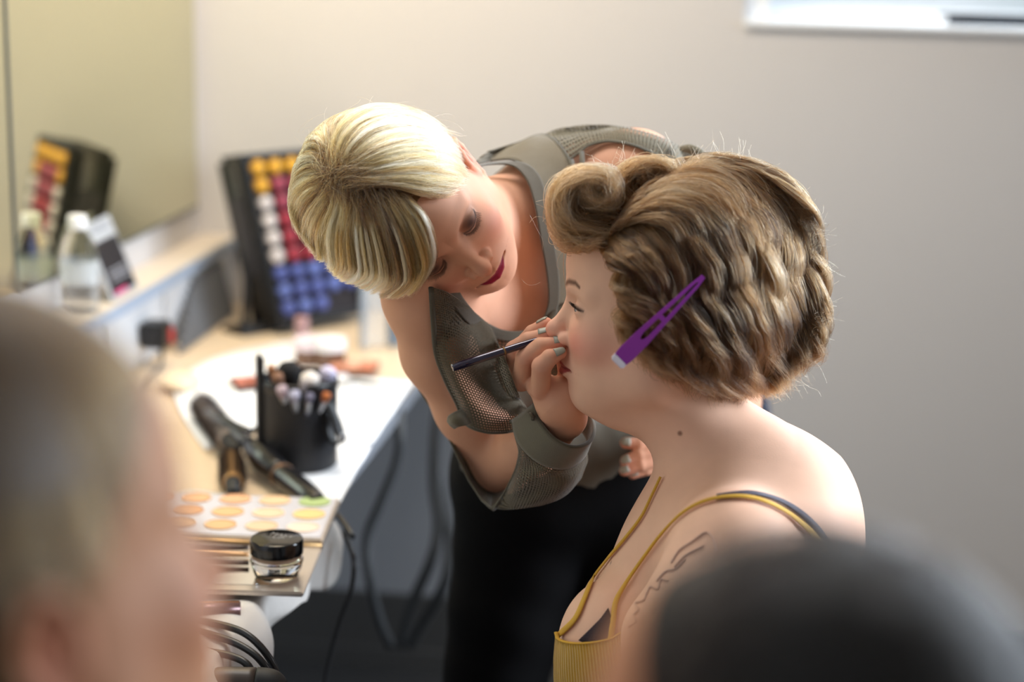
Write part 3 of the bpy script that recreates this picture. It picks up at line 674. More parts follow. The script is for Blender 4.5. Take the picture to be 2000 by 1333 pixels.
def snap(f, px, py, d0=1.3, d1=2.8, off=0.0):
    """first hit of the picture ray with a body, as a point of the viewing frame"""
    px, py = np.atleast_1d(np.asarray(px, float)), np.atleast_1d(np.asarray(py, float))
    dr = np.stack([(px-1000)/FPX, -(py-666.5)/FPX, -np.ones_like(px)], 1)
    t = np.full(len(px), d0)
    for _ in range(90):
        v = f(dr*t[:, None]); t = t+np.clip(v*0.8, -0.02, 0.05)
    P = dr*t[:, None]
    if off:
        P = P+grad(f, P, 0.002)*off
    return P, (t < d1) & (t > d0-0.05)
def np_mesh(name, P, Q, world=True):
    """fast mesh from numpy quads"""
    me = bpy.data.meshes.new(name); Pw = v2w(P) if world else P
    me.vertices.add(len(Pw)); me.vertices.foreach_set('co', Pw.astype(np.float32).ravel())
    me.loops.add(Q.size); me.loops.foreach_set('vertex_index', Q.astype(np.int32).ravel())
    k = Q.shape[1]
    me.polygons.add(len(Q)); me.polygons.foreach_set('loop_start', np.arange(len(Q), dtype=np.int32)*k)
    me.polygons.foreach_set('use_smooth', np.ones(len(Q), bool))
    me.update(calc_edges=True)
    return me
def set_col(me, C, name='Col'):
    a = me.color_attributes.new(name, 'FLOAT_COLOR', 'POINT')
    c = np.ones((len(C), 4), np.float32); c[:, :3] = C; a.data.foreach_set('color', c.ravel())
def mesh_region(f, lo, hi, h, skip=()):
    P, Q = surface_nets(f, lo, hi, h)
    g = grad(f, P, h*0.5); P = P-g*np.clip(f(P), -h*.5, h*.5)[:, None]*0.9
    c = P[Q].mean(1); k = np.ones(len(Q), bool)
    for a, b_ in skip: k &= ~((c > a+h*0.9) & (c < b_-h*0.9)).all(1)
    return P, Q[k], g
def body_mesh(name, parts):
    Ps, Qs, Gs, n = [], [], [], 0
    for P, Q, g in parts:
        Ps.append(P); Qs.append(Q+n); Gs.append(g); n += len(P)
    P, Q, G = np.vstack(Ps), np.vstack(Qs), np.vstack(Gs)
    used = np.zeros(len(P), bool); used[Q.ravel()] = True; mp = np.cumsum(used)-1
    P, G, Q = P[used], G[used], mp[Q]
    me = np_mesh(name, P, Q)
    me.normals_split_custom_set_from_vertices((G @ CR.T).astype(np.float32))
    return me, P
def merge(parts):
    Ps, Qs, n = [], [], 0
    for P, Q in parts:
        Ps.append(P); Qs.append(Q+n); n += len(P)
    return np.vstack(Ps), np.vstack(Qs)
def attr_mat(name, rough=0.58, sss=0.0, noise=0.05, nscale=60, bump=0.15, bscale=900, spec=0.25, coat=0.0):
    m = bpy.data.materials.new(name); m.use_nodes = True; nt = m.node_tree; b = nt.nodes['Principled BSDF']
    at = nt.nodes.new('ShaderNodeAttribute'); at.attribute_name = 'Col'
    tc = nt.nodes.new('ShaderNodeTexCoord'); n = nt.nodes.new('ShaderNodeTexNoise'); n.inputs['Scale'].default_value = nscale; n.inputs['Detail'].default_value = 5
    nt.links.new(tc.outputs['Object'], n.inputs['Vector'])
    r = nt.nodes.new('ShaderNodeMapRange'); r.inputs[3].default_value = 1-noise; r.inputs[4].default_value = 1+noise
    nt.links.new(n.outputs[0], r.inputs[0])
    mx = nt.nodes.new('ShaderNodeMix'); mx.data_type = 'RGBA'; mx.blend_type = 'MULTIPLY'; mx.inputs[0].default_value = 1
    nt.links.new(at.outputs['Color'], mx.inputs[6]); nt.links.new(r.outputs[0], mx.inputs[7]); nt.links.new(mx.outputs[2], b.inputs['Base Color'])
    n2 = nt.nodes.new('ShaderNodeTexNoise'); n2.inputs['Scale'].default_value = bscale; nt.links.new(tc.outputs['Object'], n2.inputs['Vector'])
    bp = nt.nodes.new('ShaderNodeBump'); bp.inputs['Strength'].default_value = bump; bp.inputs['Distance'].default_value = 0.0006
    nt.links.new(n2.outputs[0], bp.inputs['Height']); nt.links.new(bp.outputs[0], b.inputs['Normal'])
    b.inputs['Roughness'].default_value = rough; b.inputs['Subsurface Weight'].default_value = sss
    b.inputs['Subsurface Radius'].default_value = (1.0, 0.35, 0.2); b.inputs['Subsurface Scale'].default_value = 0.006
    b.inputs['Specular IOR Level'].default_value = spec; b.inputs['Coat Weight'].default_value = coat
    return m
m_skin = attr_mat('skin')

class Head:
    """a woman's head in its own frame: x to her left, y forward, z up, origin midway between the eyeballs"""
    def __init__(s, O, U, Fw, yaw=0.0, scale=1.0, open_eye=False, plump=0.0, lips=1.0, sx=1.0, nose=0.0, ear=(0,0,0)):
        s.sx = sx; s.nose = nose; s.earo = np.array(ear, float)
        U = unit(U); Fw = np.asarray(Fw, float); Fw = unit(Fw-U*(Fw@U)); L = np.cross(U, Fw)
        Fw = math.cos(yaw)*Fw-math.sin(yaw)*L; L = np.cross(U, Fw)
        s.O = np.asarray(O, float); s.R = np.stack([L, Fw, U], 1); s.s = scale; s.open = open_eye; s.plump = plump; s.lips = lips
    def loc(s, p): return ((p-s.O) @ s.R)/s.s/np.array([s.sx, 1, 1])
    def out(s, q): return np.asarray(q, float)*np.array([s.sx, 1, 1])*s.s @ s.R.T + s.O
    def f(s, p):
        return s.local(s.loc(p))*s.s
    def local(s, q):
        far = np.linalg.norm(q-np.array([0, -.06, 0]), axis=1) > 0.24
        d = np.empty(len(q)); 
        if far.any(): d[far] = np.linalg.norm(q[far]-np.array([0, -.06, 0]), axis=1)-0.13
        if (~far).any(): d[~far] = s._local(q[~far])
        return d
    def _local(s, q):
        x = q[:, 0]; p = q.copy(); p[:, 0] = np.abs(x); pl = s.plump
        d = s_ell(p, (0, -.082, .035), (.073, .093, .088))
        d = smin(d, s_ell(p, (0, -.044, .044), (.059, .061, .056)), .03)
        d = smin(d, s_ell(p, (0, -.046, -.030), (.058+pl, .060, .074)), .03)
        d = smin(d, s_ell(p, (.033, -.014, -.034), (.024+pl*.6, .023+pl*.3, .024)), .024)
        d = smin(d, s_ell(p, (.048, -.066, -.040), (.019+pl, .026, .040)), .03)
        d = smin(d, s_ell(p, (.026, -.018, -.068), (.017+pl, .022, .020)), .02)
        d = smin(d, s_rc(p, (.047+pl, -.070, -.062), (.017, -.014, -.091), .017+pl, .015+pl*.4), .028)
        d = smin(d, s_rc(p, (0, -.006, -.093-pl*.2), (0, -.03, -.092-pl*.5), .0205, .022), .018)
        d = smin(d, s_ell(p, (0, -.012, -.064), (.029, .033, .024)), .016)
        # brow ridge and eye sockets
        d = smin(d, s_rc(p, (.010, .007, .017), (.044, -.008, .019), .0085, .007), .014)
        d = smax(d, -s_ell(p, (.031, .0155, .001), (.0175, .0085, .0095)), .012)
        # nose
        d = smin(d, s_rc(p, (0, .007, .006), (0, .0285, -.033+s.nose), .0068, .0082), .012)
        d = smin(d, s_ell(p, (0, .0305, -.0365+s.nose), (.0098, .0105, .0088)), .006)
        d = smin(d, s_ell(p, (.0125, .0195, -.0405+s.nose*.6), (.0068, .0085, .0068)), .005)
        d = smin(d, s_rc(p, (0, .032, -.042+s.nose), (0, .018, -.0475+s.nose*.5), .0042, .0045), .005)
        d = smax(d, -s_ell(p, (.0066, .0265, -.0475+s.nose*.8), (.0036, .0068, .0042)), .003)
        # lips
        lz = s.lips
        d = smin(d, chain(p, [(.0210, .0090, -.0668), (.012, .0175, -.0645), (.0045, .0212, -.0628), (0, .0212, -.0633)], [.0022, .0036*lz, .0042*lz, .0040*lz]), .004)
        d = smin(d, chain(p, [(.021, .0090, -.0690), (.011, .0175, -.0722), (0, .0205, -.0735)], [.0026, .0050*lz, .0056*lz]), .004)
        d = smax(d, -chain(p, [(.0265, .0100, -.0676), (.013, .0215, -.0672), (0, .0275, -.0680)], [.0010, .0012, .0013]), .0028)
        # chin groove, philtrum
        d = smax(d, -s_rc(p, (.010, .0235, -.0845), (0, .0245, -.0845), .0035, .004), .008)
        d = smax(d, -s_rc(p, (0, .0300, -.0515), (0, .0290, -.0570), .0018, .002), .005)
        # eyeball under the lids
        lid = s_ell(p, (.031, -.001, .0), (.0152, .0128, .0118))
        d = smin(d, lid, .0035)
        crease = chain(p, [(.0185, .0098, .0035), (.0245, .0120, .0082), (.0325, .0120, .0092), (.041, .0080, .0070), (.0465, .0030, .0025)], [.0007]*5)
        d = smax(d, -crease, .0028)
        if s.open:
            d = smax(d, -chain(p, [(.0190, .0115, -.0008), (.0250, .0140, .0005), (.0330, .0140, .0008), (.0425, .0085, -.0008)], [.0010, .0036, .0040, .0012]), .0010)
        else:
            d = smax(d, -chain(p, [(.0185, .0100, -.0035), (.0245, .0118, -.0068), (.0325, .0118, -.0072), (.0405, .0085, -.0050), (.0455, .0035, -.0015)], [.0005, .0008, .0009, .0008, .0005]), .0016)
        # ear
        ec = np.array([.0740, -.080, -.020])+s.earo
        ring = [ec+[.000, .012, -.010], ec+[.003, .013, .008], ec+[.008, .008, .024], ec+[.012, -.004, .031], ec+[.014, -.015, .024], ec+[.012, -.019, .006], ec+[.006, -.011, -.012], ec+[.001, -.001, -.026], ec+[-.002, .006, -.028]]
        e = chain(p, ring, [.0030, .0030, .0034, .0036, .0036, .0036, .0036, .0046, .0042], .002)
        e = smin(e, s_ell(p, ec+[.003, -.003, .004], (.0035, .015, .024)), .004)
        e = smin(e, s_rc(p, ec+[-.002, .012, -.006], ec+[.001, .010, -.012], .0036, .0036), .003)
        e = smin(e, chain(p, [ec+[.006, -.008, -.008], ec+[.009, -.010, .008], ec+[.009, -.003, .020]], [.0024, .0026, .0022]), .003)
        e = smax(e, -s_ell(p, ec+[.0075, .001, -.002], (.0045, .0068, .0090)), .003)
        d = smin(d, e, .004)
        return d
    def colour(s, P, skin, blush, lip, shadow=None, brow=None, blush_amt=0.4, liner=.0013, shw=.75):
        q = s.loc(P); x = np.abs(q[:, 0]); y = q[:, 1]; z = q[:, 2]
        C = np.tile(np.array(lin(skin)), (len(P), 1)); near = np.linalg.norm(q, axis=1) < 0.13
        def mix(C, w, c): return C*(1-w[:, None])+np.array(lin(c))*w[:, None]
        front = near & (y > -.06)
        w = np.exp(-((x-.048)/.022)**2-((z+.034)/.020)**2)*front*blush_amt; C = mix(C, w, blush)
        w = np.exp(-((x)/.010)**2-((z+.037-s.nose)/.010)**2)*(y > .02)*near*blush_amt*0.8; C = mix(C, w, blush)
        # ears a little redder
        w = np.clip(1.3-np.linalg.norm((np.stack([x, y, z], 1)-np.array([.082, -.083, -.018])-s.earo)/np.array([.018, .024, .036]), axis=1), 0, 1)*near*0.5; C = mix(C, w, blush)
        # lips: between an upper and a lower outline
        up = -.0672+np.interp(x, [0, .0045, .012, .0215, .024], [.0050*s.lips, .0068*s.lips, .0048*s.lips, .0006, 0]); lo = -.0672-np.interp(x, [0, .010, .0200, .023], [.0105*s.lips, .0090*s.lips, .0024*s.lips, 0])
        w = np.clip((up-z)/.0008+.5, 0, 1)*np.clip((z-lo)/.0008+.5, 0, 1)*(y > .004)*near; C = mix(C, w, lip)
        w = np.exp(-((z+.0674)/.0009)**2)*(x < .024)*(y > .006)*near*.6; C = mix(C, w, (90, 30, 34))
        # nostrils
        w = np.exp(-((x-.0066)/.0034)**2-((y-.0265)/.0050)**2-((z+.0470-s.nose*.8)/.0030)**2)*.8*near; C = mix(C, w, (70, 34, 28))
        if shadow is not None:
            w = np.exp(-((x-.033)/.013)**2-((z-.001)/.0085)**2)*front*shw; C = mix(C, w, shadow)
        if brow is not None:
            bz = np.interp(x, [.010, .022, .036, .048], [.0215, .0265, .0280, .0225]); bw = np.interp(x, [.006, .014, .036, .054], [.0022, .0040, .0030, .0008])
            w = np.clip(1.3-np.abs(z-bz)/bw, 0, 1)*(x > .007)*(x < .044)*front*.85; C = mix(C, w, brow)
        # lash line painted close to the lid edge (liner)
        lz = np.interp(x, [.0185, .0245, .0325, .0405, .0455], [-.0035, -.0068, -.0072, -.0050, -.0015] if not s.open else [.0008, .0042, .0046, .0036, .0010])
        w = np.exp(-((z-lz)/liner)**2)*(x > .018)*(x < .047)*front*.85; C = mix(C, w, (38, 28, 28))
        return C
    def lashes(s, m, parent, side=(1, -1), n=34, length=.008):
        """eyelash strands along the lid edge"""
        vs, fs = [], []
        for sg in side:
            for i in range(n):
                t = i/(n-1); X = .0195+t*.026
                z = np.interp(X, [.0185, .0245, .0325, .0405, .0455], [-.0035, -.0068, -.0072, -.0050, -.0015] if not s.open else [.0006, .0040, .0044, .0034, .0010])
                y = np.interp(X, [.0185, .0245, .0325, .0405, .0455], [.0100, .0122, .0122, .0090, .0040])
                base = np.array([X, y, z]); L = length*(0.55+.6*t)*(0.85+.3*NR.rand())
                dr = unit([(t-.35)*.8, 1.0, -.55 if not s.open else .25])
                up = np.array([0, 0, 1.0])
                pts = [base, base+dr*L*.5+up*(-.0004), base+dr*L+up*L*.35]
                P = np.array([[a[0]*sg, a[1], a[2]] for a in pts])
                v, f = tube_geo(P, [.00030, .00024, .00006], 4); k = sum(len(u) for u in vs)
                vs.append(v); fs += [tuple(j+k for j in ff) for ff in f]
        V_ = s.out(np.vstack(vs))
        o = link('eyelashes', mesh_np('eyelashes', v2w(V_), fs), m, parent); return o

def scalp(H, P, C, col):
    q = H.loc(P); near = np.linalg.norm(q, axis=1) < .22
    w = near & (q[:, 2] > .070+1.25*q[:, 1]) & (q[:, 2] > -.07+.3*np.abs(q[:, 0]) ) & ~((np.abs(q[:, 0]) > .074) & (q[:, 2] < .02))
    C = C.copy(); C[w] = np.array(lin(col)); return C
# ------------------------------------------------------------------ hair
def hair_mat(name, dark, mid_, light, rough=.35):
    m = bpy.data.materials.new(name); m.use_nodes = True; nt = m.node_tree; nt.nodes.remove(nt.nodes['Principled BSDF'])
    b = nt.nodes.new('ShaderNodeBsdfHairPrincipled'); b.model = 'CHIANG'; b.parametrization = 'COLOR'
    at = nt.nodes.new('ShaderNodeAttribute'); at.attribute_name = 'tone'
    r = nt.nodes.new('ShaderNodeValToRGB'); e = r.color_ramp.elements
    e[0].position = 0.0; e[0].color = (*lin(dark), 1); e[1].position = 1.0; e[1].color = (*lin(light), 1); k = e.new(.5); k.color = (*lin(mid_), 1)
    nt.links.new(at.outputs['Fac'], r.inputs[0]); nt.links.new(r.outputs[0], b.inputs['Color'])
    b.inputs['Roughness'].default_value = rough; b.inputs['Radial Roughness'].default_value = .4
    nt.links.new(b.outputs[0], nt.nodes['Material Output'].inputs['Surface'])
    return m
def strands(name, P, tone, radius, m, parent):
    """P: (N, k, 3) strand points in the viewing frame"""
    N, k = P.shape[:2]
    hc_ = bpy.data.hair_curves.new(name); hc_.add_curves([k]*N)
    hc_.position_data.foreach_set('vector', v2w(P.reshape(-1, 3)).astype(np.float32).ravel())
    ra = hc_.attributes.get('radius') or hc_.attributes.new('radius', 'FLOAT', 'POINT')
    R = np.broadcast_to(radius, (N, k)) if np.ndim(radius) else np.full((N, k), radius)
    ra.data.foreach_set('value', R.astype(np.float32).ravel())
    ta = hc_.attributes.new('tone', 'FLOAT', 'POINT'); ta.data.foreach_set('value', np.clip(tone, 0, 1).astype(np.float32).ravel())
    hc_.materials.append(m)
    o = bpy.data.objects.new(name, hc_); COL.objects.link(o); o.parent = parent
    if parent is not None: o.matrix_parent_inverse = parent.matrix_basis.inverted()
    return o
def guide_field(G, s, n):
    """G (K, c, 3) guides ordered side by side; s in [0, K-1] -> strands with n points"""
    K = len(G); U = np.stack([catmull(g, 8) for g in G]); U = U[:, np.linspace(0, U.shape[1]-1, n).round().astype(int)]
    i = np.clip(s.astype(int), 0, K-2); t = (s-i)[:, None, None]
    return U[i]*(1-t)+U[i+1]*t
def clumped(N, K, nclump, width, rs):
    c = rs.rand(nclump)*(K-1); k = rs.randint(0, nclump, N)
    return np.clip(c[k]+rs.randn(N)*width, 0, K-1.001), k
# ------------------------------------------------------------------ the make-up artist
HA = Head(V(874, 472, 1.90), (-.57, .32, .75), (.65, -.37, .66), math.radians(11), 1.0, False, 0.004, 0.7, 0.94, 0.0, (0.003, .006, -.008))
SK_A = (218, 164, 134)
cA = lambda *pts: [V(*p) for p in pts]
# right hand (palm turned to the sitter, pencil held between thumb and first fingers), in picture coordinates and distances
FING = [  # MCP, PIP, DIP, tip ; radii
 ([(1040, 725, 1.930), (1018, 676, 1.912), (1040, 650, 1.902), (1067, 633, 1.892)], [.0098, .0090, .0082, .0070]),      # index (behind)
 ([(1008, 722, 1.912), (1005, 684, 1.884), (1032, 665, 1.878), (1068, 653, 1.874)], [.0098, .0100, .0088, .0068]),      # middle
 ([(1018, 746, 1.898), (1026, 700, 1.868), (1056, 677, 1.862), (1096, 669, 1.862)], [.0108, .0102, .0092, .0066]),      # ring
 ([(1055, 762, 1.878), (1058, 716, 1.852), (1074, 699, 1.848), (1095, 690, 1.850)], [.0102, .0104, .0088, .0062])]      # little
THUMB = ([(1112, 785, 1.905), (1112, 748, 1.900), (1104, 700, 1.893), (1086, 655, 1.886)], [.0130, .0110, .0098, .0074])
def f_hand_r(p):
    d = chain(p, cA((1103, 815, 1.915), (1090, 792, 1.900)), [.0245, .0235])
    d = smin(d, chain(p, cA((1085, 780, 1.890), (1054, 752, 1.888)), [.0200, .0150]), .010)
    d = smin(d, chain(p, cA((1092, 782, 1.900), (1040, 738, 1.912)), [.0190, .0130]), .010)
    d = smin(d, chain(p, cA((1106, 790, 1.896), (1112, 760, 1.890)), [.0190, .0150]), .010)
    for pts, r in FING:
        d = smin(d, chain(p, cA(*pts), r, .0015), .0035)
    d = smin(d, chain(p, cA(*THUMB[0]), THUMB[1], .003), .004)
    return d
# left hand resting on her hip, fingers pointing to the lower left
LF = [([(1330, 850, 2.17), (1285, 862, 2.155), (1250, 868, 2.150), (1222, 866, 2.150)], [.0100, .0092, .0082, .0068]),
      ([(1335, 880, 2.17), (1285, 882, 2.150), (1250, 890, 2.145), (1222, 901, 2.145)], [.0100, .0094, .0084, .0070]),
      ([(1338, 905, 2.17), (1290, 898, 2.152), (1252, 908, 2.145), (1220, 920, 2.145)], [.0098, .0092, .0082, .0068]),
      ([(1338, 925, 2.18), (1298, 912, 2.160), (1262, 918, 2.152), (1236, 927, 2.150)], [.0086, .0080, .0072, .0060])]
def f_hand_l(p):
    d = chain(p, cA((1420, 860, 2.20), (1350, 890, 2.185)), [.024, .028])
    d = smin(d, chain(p, cA((1360, 865, 2.18), (1340, 915, 2.19)), [.018, .015]), .015)
    for pts, r in LF: d = smin(d, chain(p, cA(*pts), r, .0015), .003)
    return d
EL = V(982, 905, 2.10)
def f_artist_torso(p):
    # neck, chest, shoulders, back, waist
    nb = HA.out((0, -.088, -.055))
    d = s_rc(p, nb, V(1030, 440, 2.09), .050, .056)
    d = smin(d, s_ell(p, V(1010, 560, 2.16), (.105, .105, .095)), .05)
    d = smin(d, s_rc(p, V(1085, 400, 2.12), V(1235, 352, 2.10), .066, .054), .05)       # her left shoulder
    d = smin(d, s_rc(p, V(950, 560, 2.12), V(830, 580, 1.985), .056, .042), .04)       # her right shoulder
    d = smin(d, s_rc(p, V(1130, 480, 2.22), V(1130, 835, 2.34), .125, .100), .05)
    d = smin(d, s_rc(p, V(1000, 620, 2.20), V(1050, 875, 2.34), .105, .098), .05)
    d = smin(d, s_ell(p, V(960, 700, 2.10), (.060, .065, .06)), .03)                    # bust
    d = smin(d, s_ell(p, V(1100, 690, 2.12), (.060, .065, .06)), .03)
    return d
def f_artist(p):
    d = smin(HA.f(p), f_artist_torso(p), .022)
    # her right arm
    d = smin(d, chain(p, [V(826, 578, 1.985), V(856, 690, 2.03), V(916, 800, 2.07), EL], [.0420, .0390, .0360, .0340], .02), .025)
    d = smin(d, chain(p, [EL, V(1035, 870, 2.03), V(1098, 815, 1.925)], [.0335, .0350, .0245], .01), .012)
    # her left arm, going down behind the sitter
    d = smin(d, chain(p, [V(1240, 350, 2.10), V(1390, 480, 2.22), V(1440, 690, 2.28)], [.052, .042, .036], .01), .03)
    d = smin(d, chain(p, [V(1440, 690, 2.28), V(1430, 790, 2.24), V(1395, 868, 2.20)], [.036, .034, .024], .01), .01)
    return d
def f_all(p):
    d = f_artist(p)
    m = np.linalg.norm(p-V(1065, 730, 1.89), axis=1) < .14
    if m.any(): d[m] = smin(d[m], f_hand_r(p[m]), .006)
    m = np.linalg.norm(p-V(1320, 890, 2.17), axis=1) < .16
    if m.any(): d[m] = smin(d[m], f_hand_l(p[m]), .006)
    return d
def clip_out(f, boxes):
    """the same field, emptied inside the boxes that a finer grid covers"""
    return f
headlo, headhi = HA.O-[.20, .17, .20], HA.O+[.16, .26, .20]
parts = []
blo, bhi = V(700, 960, 2.1)-[0.02, 0.05, .45], V(1620, 180, 2.1)+[0.05, 0.05, .30]
hr = (V(985, 830, 1.89)-[0, .004, .05], V(1160, 620, 1.89)+[0, 0, .06])
hl = (V(1200, 945, 2.17)-[0, 0, .06], V(1400, 830, 2.17)+[0, 0, .06])
hb = (HA.out((0, -.03, -.02))-[.125, .12, .12], HA.out((0, -.03, -.02))+[.115, .12, .12])
parts.append(mesh_region(f_all, np.minimum(blo, bhi), np.maximum(blo, bhi), .0042, [hr, hl, hb]))
parts.append(mesh_region(f_all, hb[0], hb[1], .0013))
parts.append(mesh_region(f_all, hr[0], hr[1], .0010, [hb]))
parts.append(mesh_region(f_all, hl[0], hl[1], .0016))
me, P_ = body_mesh('body', parts)
C_ = HA.colour(P_, SK_A, (206, 110, 96), (150, 34, 62), (64, 46, 44), None, .35, .0021, .95)
C_ = scalp(HA, P_, C_, (120, 92, 60))
# redder knuckles and finger ends
red = np.array(lin((206, 122, 108)))
for pts, r in FING+LF:
    for i in (0, 1, 3):
        w_ = np.exp(-(np.linalg.norm(P_-V(*pts[i]), axis=1)/.011)**2)*.40
        C_ = C_*(1-w_[:, None])+red*w_[:, None]
set_col(me, C_)
art = thing('person', tuple(W(1050, 1500, 2.3)*[1, 1, 0]), 'woman with short blonde hair leaning over in an olive mesh top, holding a lip brush', 'person')
link('body', me, m_skin, art)
body_a = [c for c in art.children if c.name.startswith('body')][0]
for sg in (1, -1): HA.lashes(m_black, body_a, (sg,))

# ---- nails
m_nail = mat('grey_nail_varnish', (150, 152, 138), 0.4)
def nail(hand_f, base, tip, side, w=.0052, parent=None):
    """a varnished nail lying on the finger's end, on the side that faces 'side'"""
    a, b = V(*base), V(*tip); ax = unit(b-a); n = unit(np.asarray(side, float)-ax*(np.asarray(side, float)@ax)); t = np.cross(ax, n)
    G = np.zeros((7, 7, 3))
    for i, u in enumerate(np.linspace(-.0055, .0075, 7)):
        for j, v in enumerate(np.linspace(-1, 1, 7)):
            ww = w*(1-.35*max(0, u/.008)**2)*(1-.15*max(0, -u/.0085)**3)
            p = b+ax*u*1.0+n*.006+t*v*ww
            for _ in range(4): p = p-grad(hand_f, p[None], .0005)[0]*(hand_f(p[None])[0]-.0005)*(1 if abs(u) < .006 else .8)
            G[i, j] = p
    o = grid_mesh('fingernail', v2w(G.reshape(-1, 3)).reshape(7, 7, 3), m_nail, parent, .0007)
    return o
UPV = (-.25, .85, .45)
for (pts, r), sd in zip(FING, ((-.1, .9, .3), (-.1, .75, .6), (.2, .6, .75), (.3, .5, .8))):
    nail(f_hand_r, pts[2], (pts[3][0]-3, pts[3][1]+1, pts[3][2]), sd, .0042, body_a)
for pts, r in LF: nail(f_hand_l, pts[2], pts[3], (-.2, .3, .9), .0050, body_a)
# ---- black trousers and shoes
def wv(x, y, z): return (np.array([x, y, z])-CO) @ CR
hipR, hipL = v2w(V(1035, 985, 2.37)), v2w(V(1200, 975, 2.40))
kneR = np.array([hipR[0]-.05, hipR[1]+.00, .47]); kneL = np.array([hipL[0]+.13, hipL[1]+.02, .47])
ftR = np.array([kneR[0]-.02, kneR[1]+.04, .07]); ftL = np.array([kneL[0]+.04, kneL[1]+.05, .07])
pv = lambda p: wv(*p)
def f_trousers(p):
    d = chain(p, [pv(hipR), pv(kneR), pv(ftR)], [.098, .066, .048], .01)
    d = smin(d, chain(p, [pv(hipL), pv(kneL), pv(ftL)], [.098, .066, .048], .01), .02)
    d = smin(d, s_rc(p, V(1052, 900, 2.33), V(1180, 900, 2.35), .112, .112), .05)
    a = np.sin(p[:, 1]*70+2.2*np.sin(p[:, 0]*14))
    d = d+.0016*a*np.exp(-((p[:, 1]+.34)/.16)**2)
    # open top at the waist
    return smax(d, (p-V(1080, 860, 2.34)) @ np.array([0, 1.0, .23]), .004)
P1, Q1 = surface_nets(f_trousers, np.minimum(pv(ftR), pv(ftL))-[.25, .1, .3], np.maximum(V(1400, 850, 2.1), V(1400, 850, 2.1))+[.15, .1, .2], .007)
link('trousers', np_mesh('trousers', P1, Q1), mat('black_denim', (8, 7, 8), 0.85, noise=.2, nscale=30, bump=.3, bscale=700, spec=.15), art)
for ft, nm in ((ftR, 1), (ftL, -1)):
    bm = bmesh.new(); bmesh.ops.create_uvsphere(bm, u_segments=24, v_segments=14, radius=1)
    for v in bm.verts:
        x, y, z = v.co; v.co = (ft[0]+x*.045*(1-.25*y), ft[1]-.05-y*-.125, .045+z*.045*(1.0-.25*max(0, -y)) if z > 0 else .045+z*.043)
    bm_obj('shoe', bm, mat('black_shoe_leather', (20, 19, 19), 0.4), art, True)
# ---- olive top: solid knit and open mesh fabric
def cloth_mat(name, rgb, holes=False, cell=.0036, thr=.30, rough=.85, rib=0.0):
    m = mat(name, rgb, rough, noise=.08, nscale=25, bump=.35, bscale=1400, sheen=.3); nt = m.node_tree; b = nt.nodes['Principled BSDF']
    if holes:
        uv = nt.nodes.new('ShaderNodeUVMap'); sp = nt.nodes.new('ShaderNodeSeparateXYZ'); nt.links.new(uv.outputs[0], sp.inputs[0])
        outs = []
        for k in (0, 1):
            mu = nt.nodes.new('ShaderNodeMath'); mu.operation = 'MULTIPLY'; mu.inputs[1].default_value = PI/cell; nt.links.new(sp.outputs[k], mu.inputs[0])
            si = nt.nodes.new('ShaderNodeMath'); si.operation = 'SINE'; nt.links.new(mu.outputs[0], si.inputs[0])
            ab = nt.nodes.new('ShaderNodeMath'); ab.operation = 'ABSOLUTE'; nt.links.new(si.outputs[0], ab.inputs[0]); outs.append(ab)
        pr = nt.nodes.new('ShaderNodeMath'); pr.operation = 'MULTIPLY'; nt.links.new(outs[0].outputs[0], pr.inputs[0]); nt.links.new(outs[1].outputs[0], pr.inputs[1])
        lt = nt.nodes.new('ShaderNodeMath'); lt.operation = 'LESS_THAN'; lt.inputs[1].default_value = thr; nt.links.new(pr.outputs[0], lt.inputs[0]); nt.links.new(lt.outputs[0], b.inputs['Alpha'])
    return m
m_knit = cloth_mat('olive_knit', (92, 83, 64))
m_mesh = cloth_mat('olive_mesh_fabric', (90, 79, 58), True, .0034, .52)
m_mesh2 = cloth_mat('olive_mesh_fabric_shoulder', (112, 104, 84), True, .0046, .62)
m_trim = cloth_mat('olive_binding', (78, 72, 56))
def f_under(p): return f_artist_torso(p)
def cover(f, px, py, off, dmax=2.75):
    """points of the picture rays on a body inflated by 'off'; rays that miss take their nearest approach"""
    px, py = np.asarray(px, float).ravel(), np.asarray(py, float).ravel()
    dr = np.stack([(px-1000)/FPX, -(py-666.5)/FPX, -np.ones_like(px)], 1)
    t = np.full(len(px), 1.5); best = np.full(len(px), 9.0); bt = t.copy(); hit = np.zeros(len(px), bool)
    for _ in range(70):
        v = f(dr*t[:, None])-off; m = v < best; best[m] = v[m]; bt[m] = t[m]; hit |= v < .0008
        t = np.where(hit, t, t+np.clip(v*.85, .0004, .05)); t = np.minimum(t, dmax)
    t = np.where(hit, t, bt)
    return dr*t[:, None]
def snap_patch(name, rows, f, off, m, parent, nu=6, nv=6, thick=.0016, fold=None, lim=None):
    G = np.array(rows, float); B = patch_geo(np.concatenate([G, np.zeros(G.shape[:2]+(1,))], 2) if G.shape[2] == 2 else G, nu, nv)
    n, k = B.shape[:2]
    P = cover(f, B[..., 0], B[..., 1], off).reshape(n, k, 3)
    D = -P[..., 2]
    for _ in range(3):       # even out jumps in depth
        E = D.copy(); E[1:-1] = (D[:-2]+2*D[1:-1]+D[2:])/4; E[:, 1:-1] = (E[:, :-2]+2*E[:, 1:-1]+E[:, 2:])/4; D = np.minimum(D, E+.004)
    if fold is not None: D = D-fold(B[..., 0], B[..., 1])
    W_ = np.stack([(B[..., 0]-1000)/FPX*D, -(B[..., 1]-666.5)/FPX*D, -D], -1)
    o = grid_mesh(name, v2w(W_.reshape(-1, 3)).reshape(n, k, 3), m, parent, thick)
    return o, W_
def trim_along(P, r, m, parent, name='binding', flat=.5):
    P = np.asarray(P); return tube(name, v2w(P), r, m, parent, n=8, smp=1, flat=flat)
